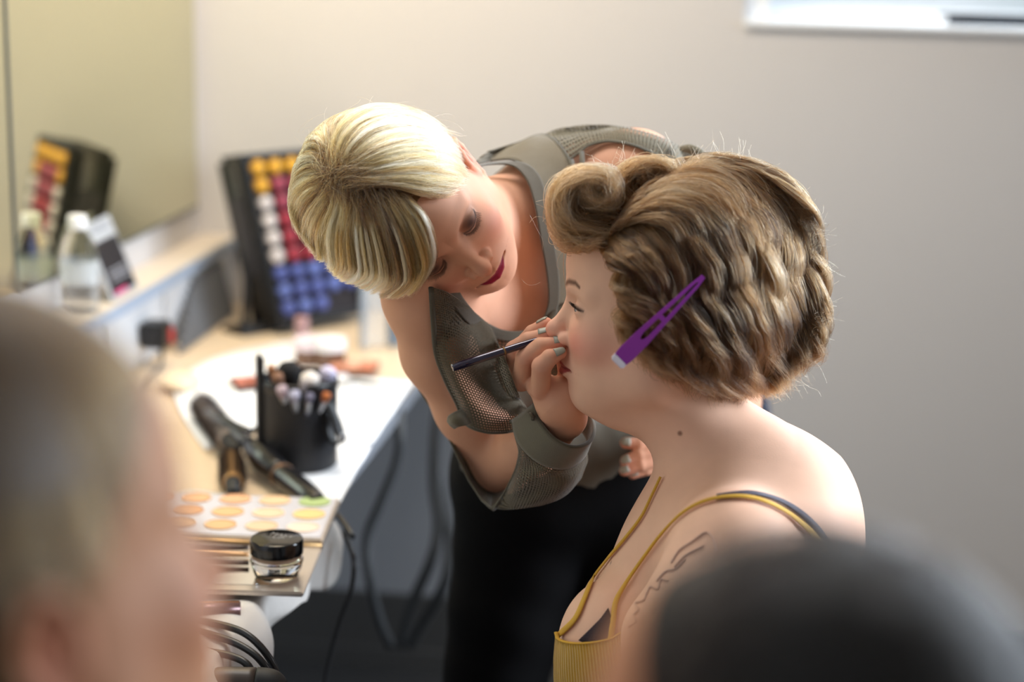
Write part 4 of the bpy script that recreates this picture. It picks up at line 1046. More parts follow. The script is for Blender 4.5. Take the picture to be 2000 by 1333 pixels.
def drape(name, rows, m, parent, f=None, gap=.005, thick=.0016, nu=6, nv=6, fold=None):
    """a hanging piece of cloth from control points (px, py, distance); kept outside the body"""
    B = patch_geo(rows, nu, nv); n, k = B.shape[:2]
    D = B[..., 2]
    if fold is not None: D = D-fold(B[..., 0], B[..., 1])
    if f is not None:
        P = cover(f, B[..., 0], B[..., 1], gap).reshape(n, k, 3); v = -P[..., 2]; 
        dr = np.stack([(B[..., 0]-1000)/FPX*D, -(B[..., 1]-666.5)/FPX*D, -D], -1).reshape(-1, 3)
        D = np.where(v < D, v, D) 
    W_ = np.stack([(B[..., 0]-1000)/FPX*D, -(B[..., 1]-666.5)/FPX*D, -D], -1)
    return grid_mesh(name, v2w(W_.reshape(-1, 3)).reshape(n, k, 3), m, parent, thick), W_
fold1 = lambda x, y: .0022*np.sin((x*.8+y*.35)*.055)+.0012*np.sin((x-y*.6)*.11)
# body front, solid lower part
o, Wf = snap_patch('blouse', [
 [(868, 560), (892, 590), (935, 640), (1010, 660), (1056, 648), (1082, 600), (1150, 580), (1240, 560)],
 [(866, 640), (900, 670), (945, 700), (1010, 712), (1072, 705), (1120, 690), (1180, 680), (1280, 670)],
 [(876, 740), (915, 755), (960, 775), (1015, 785), (1075, 785), (1130, 780), (1200, 775), (1300, 770)],
 [(890, 850), (935, 862), (975, 870), (1030, 876), (1090, 876), (1150, 872), (1220, 865), (1310, 850)],
 [(905, 935), (950, 958), (1000, 972), (1050, 977), (1110, 974), (1170, 964), (1230, 945), (1305, 912)]], f_under, .012, m_mesh, art, fold=fold1)
o['label'] = 'dark olive open mesh front of the top'
top = o
# back of the blouse: the part of the inflated torso turned away from the picture
def f_back(p):
    d = f_artist_torso(p)-.008
    return smax(d, (p-V(1080, 950, 2.34)) @ np.array([0, -1.0, -.23]), .004)
P1, Q1 = surface_nets(f_back, np.minimum(blo, bhi), np.maximum(blo, bhi), .007)
g1 = grad(f_back, P1, .003); vd = P1/np.linalg.norm(P1, axis=1)[:, None]
c1 = P1[Q1].mean(1); away = (g1*vd).sum(1)[Q1].mean(1) > .12
nb_ = HA.out((0, -.088, -.055)); away &= s_rc(c1, nb_, V(1015, 430, 2.09), .075, .072) > 0
away &= s_rc(c1, V(826, 578, 1.985), V(916, 800, 2.07), .06, .05) > 0
link('blouse_back', np_mesh('blouse_back', P1, Q1[away]), m_knit, top)
snap_patch('blouse_hem', [
 [(1058, 650), (1086, 602), (1150, 580), (1240, 560)], [(1090, 720), (1140, 700), (1190, 690), (1290, 680)],
 [(1120, 800), (1160, 790), (1210, 780), (1300, 775)], [(1100, 880), (1150, 875), (1220, 868), (1308, 852)],
 [(1060, 977), (1120, 976), (1200, 958), (1312, 916)]], f_under, .0150, m_knit, top, fold=fold1)
# neckband
nbnd = [[(870, 556), (888, 600), (925, 640), (975, 664), (1025, 666), (1066, 648), (1090, 600), (1092, 540), (1082, 470), (1070, 400), (1054, 345), (1020, 318), (960, 318), (925, 326)],
        [(888, 552), (908, 588), (940, 622), (980, 644), (1020, 646), (1052, 632), (1070, 595), (1068, 540), (1056, 470), (1044, 400), (1028, 352), (1000, 324), (955, 322), (928, 330)]]
snap_patch('neckband', [nbnd[0], [((a[0]+b[0])/2, (a[1]+b[1])/2) for a, b in zip(*nbnd)], nbnd[1]], f_under, .0150, cloth_mat('dark_olive_band', (78, 69, 53)), top, 4, 5)
# solid yoke on her left shoulder
yk, Wy = snap_patch('shoulder_yoke', [
 [(922, 322), (960, 314), (1005, 313), (1032, 340), (1046, 395), (1060, 465), (1070, 530), (1078, 600)],
 [(940, 306), (985, 292), (1040, 292), (1075, 325), (1090, 390), (1104, 465), (1118, 530), (1126, 600)],
 [(955, 297), (1010, 280), (1064, 264), (1108, 308), (1126, 385), (1140, 465), (1152, 530), (1160, 600)]], f_under, .0130, cloth_mat('olive_yoke', (110, 99, 78)), top)
trim_along(Wy[:, :][0][::1], .0022, m_trim, top); trim_along(Wy[-1], .0026, m_trim, top)
# open mesh shoulder of her left sleeve
sh, Ws = snap_patch('mesh_shoulder', [
 [(1064, 263), (1090, 252), (1130, 246), (1180, 244), (1235, 252), (1290, 268), (1335, 292), (1372, 322)],
 [(1085, 285), (1108, 276), (1142, 264), (1185, 258), (1235, 268), (1285, 284), (1325, 306), (1358, 336)],
 [(1110, 312), (1128, 300), (1150, 284), (1190, 276), (1238, 284), (1280, 302), (1316, 324), (1345, 352)]], f_under, .0100, m_mesh2, top)
for e in (Ws[-1],): trim_along(e, .0028, m_trim, top)
vtube('sleeve_fold', [(1330, 290, 2.06), (1350, 292, 2.05), (1368, 304, 2.05), (1380, 325, 2.06)], [.003, .006, .007, .004], m_mesh2, top, n=16)
trim_along(cover(f_under, *np.array([(1116, 312), (1124, 350), (1130, 400), (1138, 460)]).T, .014), .003, m_trim, top)
trim_along(cover(f_under, *np.array([(1136, 296), (1140, 350), (1146, 400), (1152, 460)]).T, .012), .003, m_trim, top)
# hanging front flap of her right sleeve
foldf = lambda x, y: .006*np.sin((x*.9+y*.5)*.045)+.003*np.sin((x*.5-y)*.06)
fl, Wl = drape('sleeve_flap', [
 [(842, 562, 1.945), (858, 566, 1.945), (880, 575, 1.955), (915, 600, 1.985), (960, 640, 2.00)],
 [(846, 625, 1.955), (866, 630, 1.950), (893, 640, 1.960), (935, 665, 1.985), (985, 700, 2.00)],
 [(852, 690, 1.965), (875, 695, 1.958), (905, 705, 1.960), (955, 735, 1.975), (1010, 765, 1.99)],
 [(872, 745, 1.975), (895, 752, 1.960), (930, 765, 1.960), (980, 785, 1.970), (1030, 800, 1.98)],
 [(895, 792, 1.985), (915, 798, 1.962), (950, 808, 1.960), (1000, 815, 1.970), (1040, 812, 1.98)],
 [(905, 825, 2.00), (925, 838, 1.98), (960, 846, 1.975), (1005, 842, 1.98), (1042, 824, 1.985)]], m_mesh, top, f_all, .006, fold=lambda x, y: .5*foldf(x, y)*np.clip((x-842)/50, 0, 1))
trim_along(Wl[:, 0], .0030, m_trim, top)
trim_along(Wl[-1], .0026, m_trim, top)
drape('flap_curl', [[(902, 800, 1.975), (888, 806, 1.965), (876, 814, 1.965), (874, 824, 1.975)],
                    [(912, 812, 1.965), (898, 818, 1.952), (884, 824, 1.952), (880, 832, 1.965)],
                    [(920, 828, 1.965), (908, 832, 1.952), (896, 834, 1.952), (888, 838, 1.965)]], m_knit, top)
# cuff round the wrist
rim = [(1044, 788, 1.925), (1056, 826, 1.897), (1084, 858, 1.882), (1120, 873, 1.884), (1150, 864, 1.900), (1161, 840, 1.925), (1152, 812, 1.952), (1118, 796, 1.968), (1076, 782, 1.955)]
mid = [(1022, 806, 1.935), (1034, 846, 1.908), (1064, 880, 1.895), (1102, 894, 1.896), (1136, 884, 1.912), (1156, 858, 1.935), (1148, 826, 1.965), (1108, 806, 1.982), (1060, 792, 1.968)]
low = [(1000, 822, 1.948), (1010, 862, 1.922), (1042, 898, 1.908), (1080, 915, 1.905), (1118, 912, 1.920), (1146, 884, 1.945), (1142, 850, 1.978), (1098, 820, 1.995), (1040, 806, 1.975)]
close = lambda r: r+[r[0]]
cf, Wc = drape('sleeve_cuff', [close(rim), close(mid), close(low)], cloth_mat('olive_cuff', (98, 92, 75)), top, None, thick=.0024, nu=5, nv=5)
trim_along(Wc[0], .0022, m_trim, top)
# mesh sleeve sagging below the forearm
foldg = lambda x, y: .004*np.sin(x*.06+y*.11)
sl, Wm = drape('sleeve_drape', [
 [(1000, 822, 1.952), (1010, 862, 1.926), (1042, 898, 1.911), (1080, 915, 1.908), (1118, 912, 1.923), (1146, 884, 1.948)],
 [(1016, 858, 1.958), (1016, 895, 1.935), (1048, 925, 1.920), (1090, 938, 1.915), (1122, 930, 1.930), (1147, 900, 1.955)],
 [(1012, 905, 1.985), (1010, 938, 1.955), (1042, 957, 1.940), (1085, 962, 1.935), (1118, 948, 1.945), (1142, 914, 1.965)],
 [(992, 952, 2.005), (998, 975, 1.985), (1030, 985, 1.968), (1072, 981, 1.960), (1108, 964, 1.965), (1136, 930, 1.980)],
 [(966, 994, 2.015), (990, 996, 2.00), (1025, 992, 1.985), (1068, 984, 1.975), (1106, 966, 1.978), (1135, 934, 1.99)]], m_mesh, top, fold=foldg)
trim_along(Wm[:, 0], .0034, m_trim, top)
si, Wi = drape('sleeve_inside', [
 [(884, 845, 2.075), (905, 880, 2.09), (935, 925, 2.10), (968, 950, 2.10), (1000, 935, 2.07), (1018, 880, 2.00)],
 [(888, 872, 2.065), (908, 915, 2.085), (938, 955, 2.09), (965, 968, 2.085), (998, 950, 2.05), (1017, 895, 1.995)],
 [(895, 895, 2.055), (918, 940, 2.055), (942, 978, 2.045), (964, 994, 2.020), (992, 958, 2.01), (1014, 905, 1.985)]], m_mesh, top, thick=.0012)
trim_along(cA((818, 760, 2.06), (846, 802, 2.07), (870, 842, 2.07), (893, 890, 2.06), (916, 938, 2.055), (942, 978, 2.045), (962, 995, 2.02), (980, 980, 2.01)), .0030, m_trim, top)
# ---- lip brush held in the right hand
ba, bb = V(883, 719, 1.838), V(1092, 651, 1.878)
lb = thing('lip_brush', tuple(v2w(ba)), 'slim dark purple lip brush held between the fingers at the lips', 'brush')
pt = lambda u: v2w(ba*(1-u)+bb*u)
tube('brush_handle', [pt(0.0), pt(.004), pt(.25), pt(.6), pt(.82), pt(.9)], [.0030, .0041, .0043, .0040, .0030, .0026], mat('dark_purple_lacquer', (38, 24, 52), 0.15, .3, coat=1.0), lb, n=20, smp=1)
tube('ferrule', [pt(.9), pt(1.0)], [.0028, .0022], m_silver, lb, n=16, smp=1)
tube('handle_ring', [pt(.47), pt(.485)], [.0046, .0046], mat('gold_wire', (150, 120, 80), .3, .8), lb, n=20, smp=1)
tube('bristles', [pt(1.0), pt(1.03), pt(1.07)], [.0022, .0024, .0005], mat('dark_lip_bristle', (50, 26, 30), .6), lb, n=12, smp=1)
# ------------------------------------------------------------------ the seated client
HC = Head(V(1144, 592, 1.86), (.02, .97, .23), (-.99, .03, -.05), 0.0, 1.0, True, 0.007, 0.95, 1.0, 0.0075)
SK_C = (234, 188, 160)
def f_client(p):
    d = HC.f(p)
    # neck leaning forward, soft underside of the chin, nape
    d = smin(d, chain(p, [HC.out((0, -.092, -.075)), V(1398, 880, 1.875), V(1420, 960, 1.88)], [.050, .0530, .060]), .03)
    d = smin(d, s_rc(p, HC.out((0, -.045, -.105)), V(1352, 830, 1.87), .026, .024), .035)
    # trapezius and rounded upper back
    d = smin(d, s_rc(p, V(1440, 900, 1.87), V(1500, 985, 1.89), .045, .075), .04)
    d = smin(d, s_ell(p, V(1520, 1060, 1.88), (.086, .115, .13)), .05)
    # shoulders
    d = smin(d, s_rc(p, V(1440, 1020, 1.84), V(1432, 1065, 1.745), .055, .052), .04)
    d = smin(d, s_rc(p, V(1450, 1000, 1.92), V(1430, 1040, 2.03), .055, .052), .04)
    # arms
    d = smin(d, chain(p, [V(1425, 1080, 1.735), V(1318, 1250, 1.71), V(1290, 1480, 1.73)], [.053, .050, .042], .01), .03)
    d = smin(d, chain(p, [V(1425, 1060, 2.04), V(1330, 1300, 2.07), V(1300, 1500, 2.05)], [.052, .048, .042], .01), .03)
    # rib cage and breast bone
    d = smin(d, s_rc(p, V(1400, 1110, 1.88), V(1430, 1500, 1.89), .105, .120), .06)
    d = smin(d, s_rc(p, V(1350, 1050, 1.87), V(1290, 1160, 1.88), .030, .050), .045)
    # breasts
    d = smin(d, s_ell(p, V(1230, 1214, 1.925), (.056, .068, .054)), .022)
    d = smin(d, s_ell(p, V(1206, 1268, 1.845), (.062, .074, .060)), .022)
    # forearms resting on her lap
    d = smin(d, chain(p, [V(1290, 1480, 1.73), V(1100, 1500, 1.80)], [.042, .028]), .02)
    return d
hc = (HC.out((0, -.03, -.02))-[.075, .12, .10], HC.out((0, -.03, -.02))+[.10, .12, .12])
parts = []
lo, hi = V(1060, 1560, 1.9)-[0, 0, .30], V(1760, 330, 1.9)+[0, 0, .32]
parts.append(mesh_region(f_client, lo, hi, .0040, [hc]))
parts.append(mesh_region(f_client, hc[0], hc[1], .0013))
me, P_ = body_mesh('body', parts)
C_ = HC.colour(P_, SK_C, (222, 112, 100), (188, 96, 92), None, (84, 56, 42), .55)
def spots(C_, P_, f, L, col, k=1.0):
    for px, py, r in L:
        c, ok = snap(f, px, py); w = np.exp(-(np.linalg.norm(P_-c[0], axis=1)/r)**4)*k
        C_ = C_*(1-w[:, None])+np.array(lin(col))*w[:, None]
    return C_
C_ = spots(C_, P_, f_client, [(1328, 847, .0027), (1193, 1100, .0024)], (110, 66, 50), .8)
set_col(me, C_)
cli = thing('person', tuple(W(1350, 1900, 1.9)*[1, 1, 0]), 'seated woman in profile with wavy brown hair and a mustard strap top', 'person')
link('body', me, m_skin, cli)
C_ = None
m_eye = attr_mat('eyeball', .08, noise=0, bump=0)
for sg in (1, -1):
    u_, v_ = np.meshgrid(np.linspace(0, PI, 25), np.linspace(0, 2*PI, 33)[:-1], indexing='ij')
    q_ = np.stack([np.sin(u_)*np.cos(v_), np.cos(u_), np.sin(u_)*np.sin(v_)], -1).reshape(-1, 3)
    ga = unit(np.array([0.0, 1.0, -.22])); c_ = q_ @ ga
    EP = HC.out(q_*.0119+np.array([.031*sg, -.0006, 0])); idx = np.arange(25*32).reshape(25, 32)
    fq = np.stack([idx[:-1], idx[1:], np.roll(idx, -1, 1)[1:], np.roll(idx, -1, 1)[:-1]], -1).reshape(-1, 4)
    me_ = np_mesh('eyeball', EP, fq); CC = np.tile(np.array(lin((205, 196, 190))), (len(EP), 1)); CC[c_ > .86] = lin((84, 92, 96)); CC[c_ > .96] = lin((14, 12, 12)); set_col(me_, CC)
    link('eyeball', me_, m_eye, cli)
body_c = [c for c in cli.children if c.name.startswith('body')][0]
for sg in (1, -1): HC.lashes(m_black, body_c, (sg,), 30, .006)
# ---- mustard ribbed strap top and dark bra, laid on the body
m_must = mat('mustard_rib', (204, 156, 38), .8, noise=.05, nscale=60, sheen=.3)
_nt = m_must.node_tree; _uv = _nt.nodes.new('ShaderNodeUVMap'); _sp = _nt.nodes.new('ShaderNodeSeparateXYZ'); _mu = _nt.nodes.new('ShaderNodeMath'); _mu.operation = 'MULTIPLY'; _mu.inputs[1].default_value = 2*PI/.0034
_si = _nt.nodes.new('ShaderNodeMath'); _si.operation = 'SINE'; _bp = _nt.nodes.new('ShaderNodeBump'); _bp.inputs['Distance'].default_value = .0012; _bp.inputs['Strength'].default_value = .8
_nt.links.new(_uv.outputs[0], _sp.inputs[0]); _nt.links.new(_sp.outputs[1], _mu.inputs[0]); _nt.links.new(_mu.outputs[0], _si.inputs[0]); _nt.links.new(_si.outputs[0], _bp.inputs['Height']); _nt.links.new(_bp.outputs[0], _nt.nodes['Principled BSDF'].inputs['Normal'])
def f_bodyonly(p):     # torso without the arms
    d = s_rc(p, V(1400, 1110, 1.88), V(1430, 1500, 1.89), .105, .120)
    d = smin(d, s_ell(p, V(1230, 1214, 1.925), (.056, .068, .054)), .022)
    d = smin(d, s_ell(p, V(1206, 1268, 1.845), (.062, .074, .060)), .022)
    d = smin(d, s_ell(p, V(1232, 1335, 1.87), (.085, .09, .09)), .03)
    return d
o, Wt = snap_patch('tank_top', [
 [(1086, 1236), (1092, 1250), (1118, 1257), (1155, 1256), (1192, 1248), (1215, 1236), (1250, 1240), (1330, 1290)],
 [(1084, 1262), (1092, 1275), (1120, 1280), (1158, 1280), (1194, 1274), (1222, 1270), (1262, 1280), (1340, 1330)],
 [(1082, 1300), (1092, 1315), (1122, 1320), (1162, 1320), (1200, 1318), (1235, 1318), (1280, 1330), (1350, 1370)],
 [(1086, 1360), (1098, 1370), (1128, 1380), (1170, 1380), (1210, 1380), (1250, 1385), (1300, 1395), (1360, 1420)],
 [(1110, 1440), (1120, 1450), (1145, 1460), (1180, 1465), (1220, 1470), (1260, 1475), (1310, 1480), (1370, 1490)]], f_bodyonly, .004, m_must, cli)
tank = o
m_strap = mat('mustard_strap', (206, 158, 48), .7)
trim_along(Wt[0], .0022, m_strap, tank, 'top_hem')
def f_tback(p):
    d = smin(f_bodyonly(p), s_ell(p, V(1520, 1060, 1.88), (.086, .115, .13)), .05)-.005
    return smax(d, (p-V(1560, 1240, 1.9)) @ unit(np.array([-.10, 1.0, .23])), .004)
Pb, Qb = surface_nets(f_tback, V(1150, 1700, 1.9)-[0, 0, .25], V(1720, 1150, 1.9)+[0, 0, .25], .006)
cb_x = Pb[Qb].mean(1)[:, 0]; Qb = Qb[cb_x > V(1330, 1300, 1.88)[0]]
link('top_back', np_mesh('top_back', Pb, Qb), mat('mustard_rib_back', (204, 156, 38), .8), tank)
def strap(name, pts, off, r, m, flat=.35, f=f_client, parent=None):
    Q = catmull(np.array([(x, y, 0) for x, y in pts], float), 6)
    P = cover(f, Q[:, 0], Q[:, 1], off)
    g = grad(f, P, .003)
    vs, fs = [], []
    T_ = np.gradient(P, axis=0); T_ /= np.linalg.norm(T_, axis=1)[:, None]; S_ = np.cross(T_, g); S_ /= np.linalg.norm(S_, axis=1)[:, None]
    rr = np.broadcast_to(r, (len(P),)) if np.ndim(r) == 0 else np.interp(np.linspace(0, 1, len(P)), np.linspace(0, 1, len(r)), r)
    for i in range(len(P)):
        for a in np.linspace(0, 2*PI, 9)[:-1]:
            vs.append(P[i]+S_[i]*rr[i]*math.cos(a)+g[i]*.0014*math.sin(a))
    for i in range(len(P)-1):
        for j in range(8): fs.append((i*8+j, i*8+(j+1) % 8, (i+1)*8+(j+1) % 8, (i+1)*8+j))
    return link(name, mesh_np(name, v2w(np.array(vs)), fs), m, parent or cli)
near = [(1192, 1250), (1197, 1215), (1203, 1175), (1222, 1140), (1252, 1096), (1290, 1045), (1330, 1004), (1372, 980), (1420, 970), (1470, 972), (1520, 990), (1562, 1018), (1600, 1058), (1625, 1110), (1630, 1180), (1622, 1260)]
strap('near_strap', near, .0028, [.0032, .0028, .0021, .0020, .0024, .0034, .0038, .0040, .0038], m_strap, parent=tank)
brast = [(1400, 970), (1440, 964), (1480, 964), (1530, 980), (1574, 1010), (1610, 1050), (1632, 1100), (1640, 1180), (1634, 1260)]
strap('bra_strap', brast, .0018, .0040, mat('dark_violet_strap', (52, 42, 58), .6))
far = [(1290, 932), (1272, 970), (1252, 1010), (1222, 1050), (1186, 1092), (1158, 1130), (1140, 1172), (1122, 1210), (1092, 1240)]
strap('far_strap', far, .0022, [.0016, .0018, .0022, .0026, .0032, .0038, .0042], m_strap, parent=tank)
snap_patch('bra_cup', [[(1188, 1188), (1192, 1200), (1196, 1215), (1200, 1235)], [(1170, 1212), (1176, 1226), (1182, 1238), (1190, 1252)], [(1130, 1252), (1140, 1256), (1158, 1260), (1180, 1262)]], f_client, .0024, mat('dark_lace', (46, 34, 44), .8, bump=.8, bscale=800), cli, 5, 5)
# ---- line tattoo on the near upper arm: thin inked lines on the skin
m_ink = mat('tattoo_ink', (206, 172, 154), .7)
def ink(pts, r=.0007):
    o = strap('tattoo', pts, .0002, r, m_ink, parent=body_c); o['label'] = 'faint grey line tattoo on upper arm'
ink([(1310, 1100), (1328, 1074), (1352, 1058), (1378, 1040), (1392, 1052), (1398, 1078)]); ink([(1316, 1108), (1340, 1084), (1374, 1066)])
ink([(1282, 1135), (1300, 1116), (1320, 1110), (1338, 1092)]); ink([(1262, 1160), (1270, 1146), (1284, 1150), (1290, 1132), (1304, 1134)])
ink([(1236, 1200), (1246, 1190), (1240, 1178), (1256, 1172), (1262, 1158)]); ink([(1224, 1250), (1232, 1236), (1226, 1224), (1240, 1214), (1236, 1200)]); ink([(1216, 1300), (1224, 1284), (1216, 1270), (1228, 1258), (1224, 1248)])
# ---- seated lower body: dark trousers and stool, below the picture
hipc = v2w(V(1430, 1560, 1.92)); hz = .50
def f_lap(p):
    w_ = p @ CR.T+CO; hx, hy = hipc[0], hipc[1]
    d = chain(w_, [(hx, hy-.09, hz), (hx-.42, hy-.10, hz+.02), (hx-.42, hy-.10, .09)], [.090, .062, .045], .01)
    d = smin(d, chain(w_, [(hx, hy+.09, hz), (hx-.42, hy+.10, hz+.02), (hx-.42, hy+.10, .09)], [.090, .062, .045], .01), .03)
    return smin(d, s_rc(w_, (hx+.02, hy, hz+.03), (hx+.01, hy, hz+.20), .14, .12), .06)
wl, wh = np.array([hipc[0]-.55, hipc[1]-.3, 0]), np.array([hipc[0]+.25, hipc[1]+.3, .80])
Pw, Qw = surface_nets(lambda p: f_lap((p-CO) @ CR), wl, wh, .012)
link('trousers', np_mesh('trousers', Pw, Qw, False), mat('dark_blue_denim', (36, 40, 56), .8, noise=.1, nscale=50), cli)
st = thing('stool', (hipc[0], hipc[1], 0), 'round black stool under the seated woman, below the picture', 'stool')
lathe('stool_seat', [(0, .37), (.17, .37), (.18, .38), (.18, .405), (.16, .412), (0, .412)], m_black, st, 40, Matrix.Translation((hipc[0], hipc[1], 0)))
for a in range(4):
    c_, s_ = math.cos(a*PI/2+.7), math.sin(a*PI/2+.7)
    tube('leg', [(hipc[0]+.12*c_, hipc[1]+.12*s_, .372), (hipc[0]+.20*c_, hipc[1]+.20*s_, 0)], .011, m_silver, st, n=10, smp=1)
# ------------------------------------------------------------------ blonde hair of the artist
def lay_guides(f, G2, offs):
    """picture guides -> 3-D guides riding over the head at the given heights"""
    G2 = np.array(G2, float); K, c = G2.shape[:2]; out = np.zeros((K, c, 3))
    for j in range(c):
        out[:, j] = cover(f, G2[:, j, 0], G2[:, j, 1], offs[j])
    return out
rs = np.random.RandomState(5)
GA = [
 [(662, 336), (646, 292), (668, 238), (728, 208), (800, 216), (868, 252)],
 [(664, 336), (662, 292), (694, 246), (752, 222), (822, 234), (888, 276)],
 [(668, 338), (690, 296), (732, 258), (788, 246), (850, 262), (902, 300)],
 [(674, 342), (712, 308), (764, 284), (820, 278), (868, 294), (908, 322)],
 [(680, 348), (728, 326), (782, 312), (834, 310), (876, 320), (912, 342)],
 [(686, 354), (736, 342), (790, 336), (838, 336), (880, 344), (910, 354)],
 [(690, 360), (738, 354), (790, 354), (836, 360), (872, 362), (902, 360)],
 [(694, 366), (736, 362), (780, 368), (822, 380), (856, 384), (888, 378)]]
GB = [
 [(772, 370), (796, 384), (822, 412), (842, 452), (850, 496), (838, 528)],
 [(756, 370), (782, 396), (806, 436), (824, 484), (830, 528), (806, 572)],
 [(738, 368), (758, 404), (780, 452), (796, 502), (800, 548), (770, 577)],
 [(720, 368), (734, 410), (750, 460), (764, 512), (768, 552), (742, 577)],
 [(704, 368), (708, 412), (716, 462), (724, 506), (726, 540), (704, 556)],
 [(690, 368), (686, 412), (682, 460), (684, 500), (686, 530), (672, 546)],
 [(678, 366), (662, 406), (650, 450), (648, 486), (652, 512), (648, 526)],
 [(668, 362), (640, 396), (620, 434), (614, 466), (618, 490), (622, 502)],
 [(660, 356), (626, 380), (600, 412), (592, 440), (594, 462), (602, 478)],
 [(654, 350), (614, 362), (586, 386), (576, 410), (576, 432), (584, 448)],
 [(650, 344), (608, 344), (580, 360), (570, 382), (568, 402), (574, 420)],
 [(648, 338), (608, 326), (584, 336), (574, 354), (570, 374), (574, 392)],
 [(648, 332), (614, 306), (592, 308), (582, 324), (578, 342), (580, 362)],
 [(650, 328), (624, 286), (604, 280), (594, 294), (590, 312), (594, 330)],
 [(654, 326), (636, 276), (622, 256), (612, 262), (606, 278), (610, 296)],
 [(658, 328), (648, 280), (656, 240), (676, 222), (708, 212), (750, 222)]]
for g in GB[6:]+GA[:4]:
    g[0] = (g[0][0]*.5+666*.5, g[0][1]*.5+348*.5)
fh = lambda p: HA.f(p)
m_blond = hair_mat('blonde_hair', (60, 38, 20), (198, 150, 88), (240, 224, 190), .30)
def grow(G, offs_lo, offs_hi, N, ncl, width, n, f, rs, rand=.0016, tipin=.6, wave=None, fr=.2, root_jit=.0):
    G = np.array(G, float)
    lo, hi = lay_guides(f, G, offs_lo), lay_guides(f, G, offs_hi)
    K = len(G); sc = rs.rand(ncl)*(K-1.01); lc = rs.rand(ncl)**.7; k = rs.randint(0, ncl, N)
    s = np.clip(sc[k]+rs.randn(N)*width, 0, K-1.001); layer = np.clip(lc[k]+rs.randn(N)*.22, 0, 1)
    P = guide_field(lo, s, n)*(1-layer[:, None, None])+guide_field(hi, s, n)*layer[:, None, None]
    t = np.linspace(0, 1, n)
    lk = lc[k][:, None, None]; C = guide_field(lo, sc[k], n)*(1-lk)+guide_field(hi, sc[k], n)*lk
    P += (C-P)*np.clip(fr*(.15+t**1.3), 0, .93)[None, :, None]
    layer = layer[:, None, None]
    P += (rs.randn(N, 1, 3)*root_jit)*np.exp(-(t/.16)**2)[None, :, None]
    ph = rs.rand(N, 3)*6.28; am = rand*(.3+rs.rand(N, 1, 1)*1.4)
    P += am*np.sin(t[None, :, None]*(4+rs.rand(N, 1, 1)*5)+ph[:, None, :])*(.25+t[None, :, None])
    if wave is not None: P = wave(P, k, t, rs)
    # shorten some strands
    L = 1-.26*(.5*rs.rand(N)+.5*rs.rand(ncl)[k])**1.8
    idx = (t[None]*L[:, None])*(n-1); i0 = np.minimum(idx.astype(int), n-2); w = (idx-i0)[..., None]
    P = np.take_along_axis(P, i0[..., None], 1)*(1-w)+np.take_along_axis(P, i0[..., None]+1, 1)*w
    return P, s, k, t, layer[:, 0, 0]
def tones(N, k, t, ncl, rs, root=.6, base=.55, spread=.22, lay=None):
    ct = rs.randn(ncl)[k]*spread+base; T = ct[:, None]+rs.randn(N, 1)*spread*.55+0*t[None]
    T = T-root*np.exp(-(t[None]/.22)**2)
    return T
hair = []
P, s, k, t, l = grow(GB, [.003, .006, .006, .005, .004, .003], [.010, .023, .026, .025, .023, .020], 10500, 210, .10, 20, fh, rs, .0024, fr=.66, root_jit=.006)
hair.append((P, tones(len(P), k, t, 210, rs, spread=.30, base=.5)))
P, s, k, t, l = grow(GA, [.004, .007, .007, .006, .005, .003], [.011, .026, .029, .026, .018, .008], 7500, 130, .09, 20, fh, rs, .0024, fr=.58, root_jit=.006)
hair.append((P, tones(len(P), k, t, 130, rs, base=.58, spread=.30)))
# inner hair below, darker, hides the scalp
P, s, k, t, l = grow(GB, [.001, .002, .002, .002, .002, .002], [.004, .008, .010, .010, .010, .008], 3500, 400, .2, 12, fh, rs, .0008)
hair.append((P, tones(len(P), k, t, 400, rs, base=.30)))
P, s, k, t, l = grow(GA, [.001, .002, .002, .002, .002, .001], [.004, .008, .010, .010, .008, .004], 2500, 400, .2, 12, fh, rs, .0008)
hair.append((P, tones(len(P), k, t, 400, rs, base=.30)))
# separate fringe locks with turned-up ends
GF = [[(g[0][0]*.5+g[1][0]*.5, g[0][1]*.5+g[1][1]*.5), g[2], g[3], g[4], g[5], (g[5][0]-10, g[5][1]-2 if i_ > 2 else g[5][1]+4)] for i_, g in enumerate(GB[:9])]
P, s, k, t, l = grow(GF, [.012, .020, .022, .022, .020, .016], [.018, .028, .030, .030, .027, .022], 2600, 26, .05, 20, fh, rs, .0016, fr=.9)
hair.append((P, tones(len(P), k, t, 26, rs, root=.1, base=.48, spread=.2)))
# nape and far side, seen only from elsewhere
def side_hair(H, N, rs, n=12, x0=0.0, length=.10, off=.012, zmin=-.05):
    out = []
    a = rs.rand(N)*2*PI; z = rs.rand(N)
    for i in range(N):
        u = a[i]; el = .15+z[i]*1.3
        d0 = np.array([math.cos(u)*math.cos(el)*.073, -.082+math.sin(u)*math.cos(el)*.093, .035+math.sin(el)*.088])
        if d0[1] > -.055 and d0[2] < .10: d0[1] = -.06-rs.rand()*.08
        c = np.array([0, -.082, .035]); dr = unit(d0-c); dn = np.array([dr[0]*.25, dr[1]*.25, -1.0])
        pts = []
        for j in range(n):
            tt = j/(n-1); q = d0+dr*(off*min(1, tt*3))+dn*length*tt*.9
            w_ = (q-c)/np.array([.073+off, .093+off, .088+off]); r_ = np.linalg.norm(w_)
            if r_ < 1: q = c+(q-c)/r_
            pts.append(q)
        out.append(pts)
    return H.out(np.array(out).reshape(-1, 3)).reshape(N, n, 3)
P = side_hair(HA, 1800, rs, length=.085); Fd = (P[:, 0]-HA.O) @ HA.R[:, 1]
P = P[(P[:, :, 2].mean(1) < HA.out((0, -.082, .035))[2])]
hair.append((P, np.full(P.shape[:2], .45)+rs.randn(len(P), 1)*.15))
ho = None
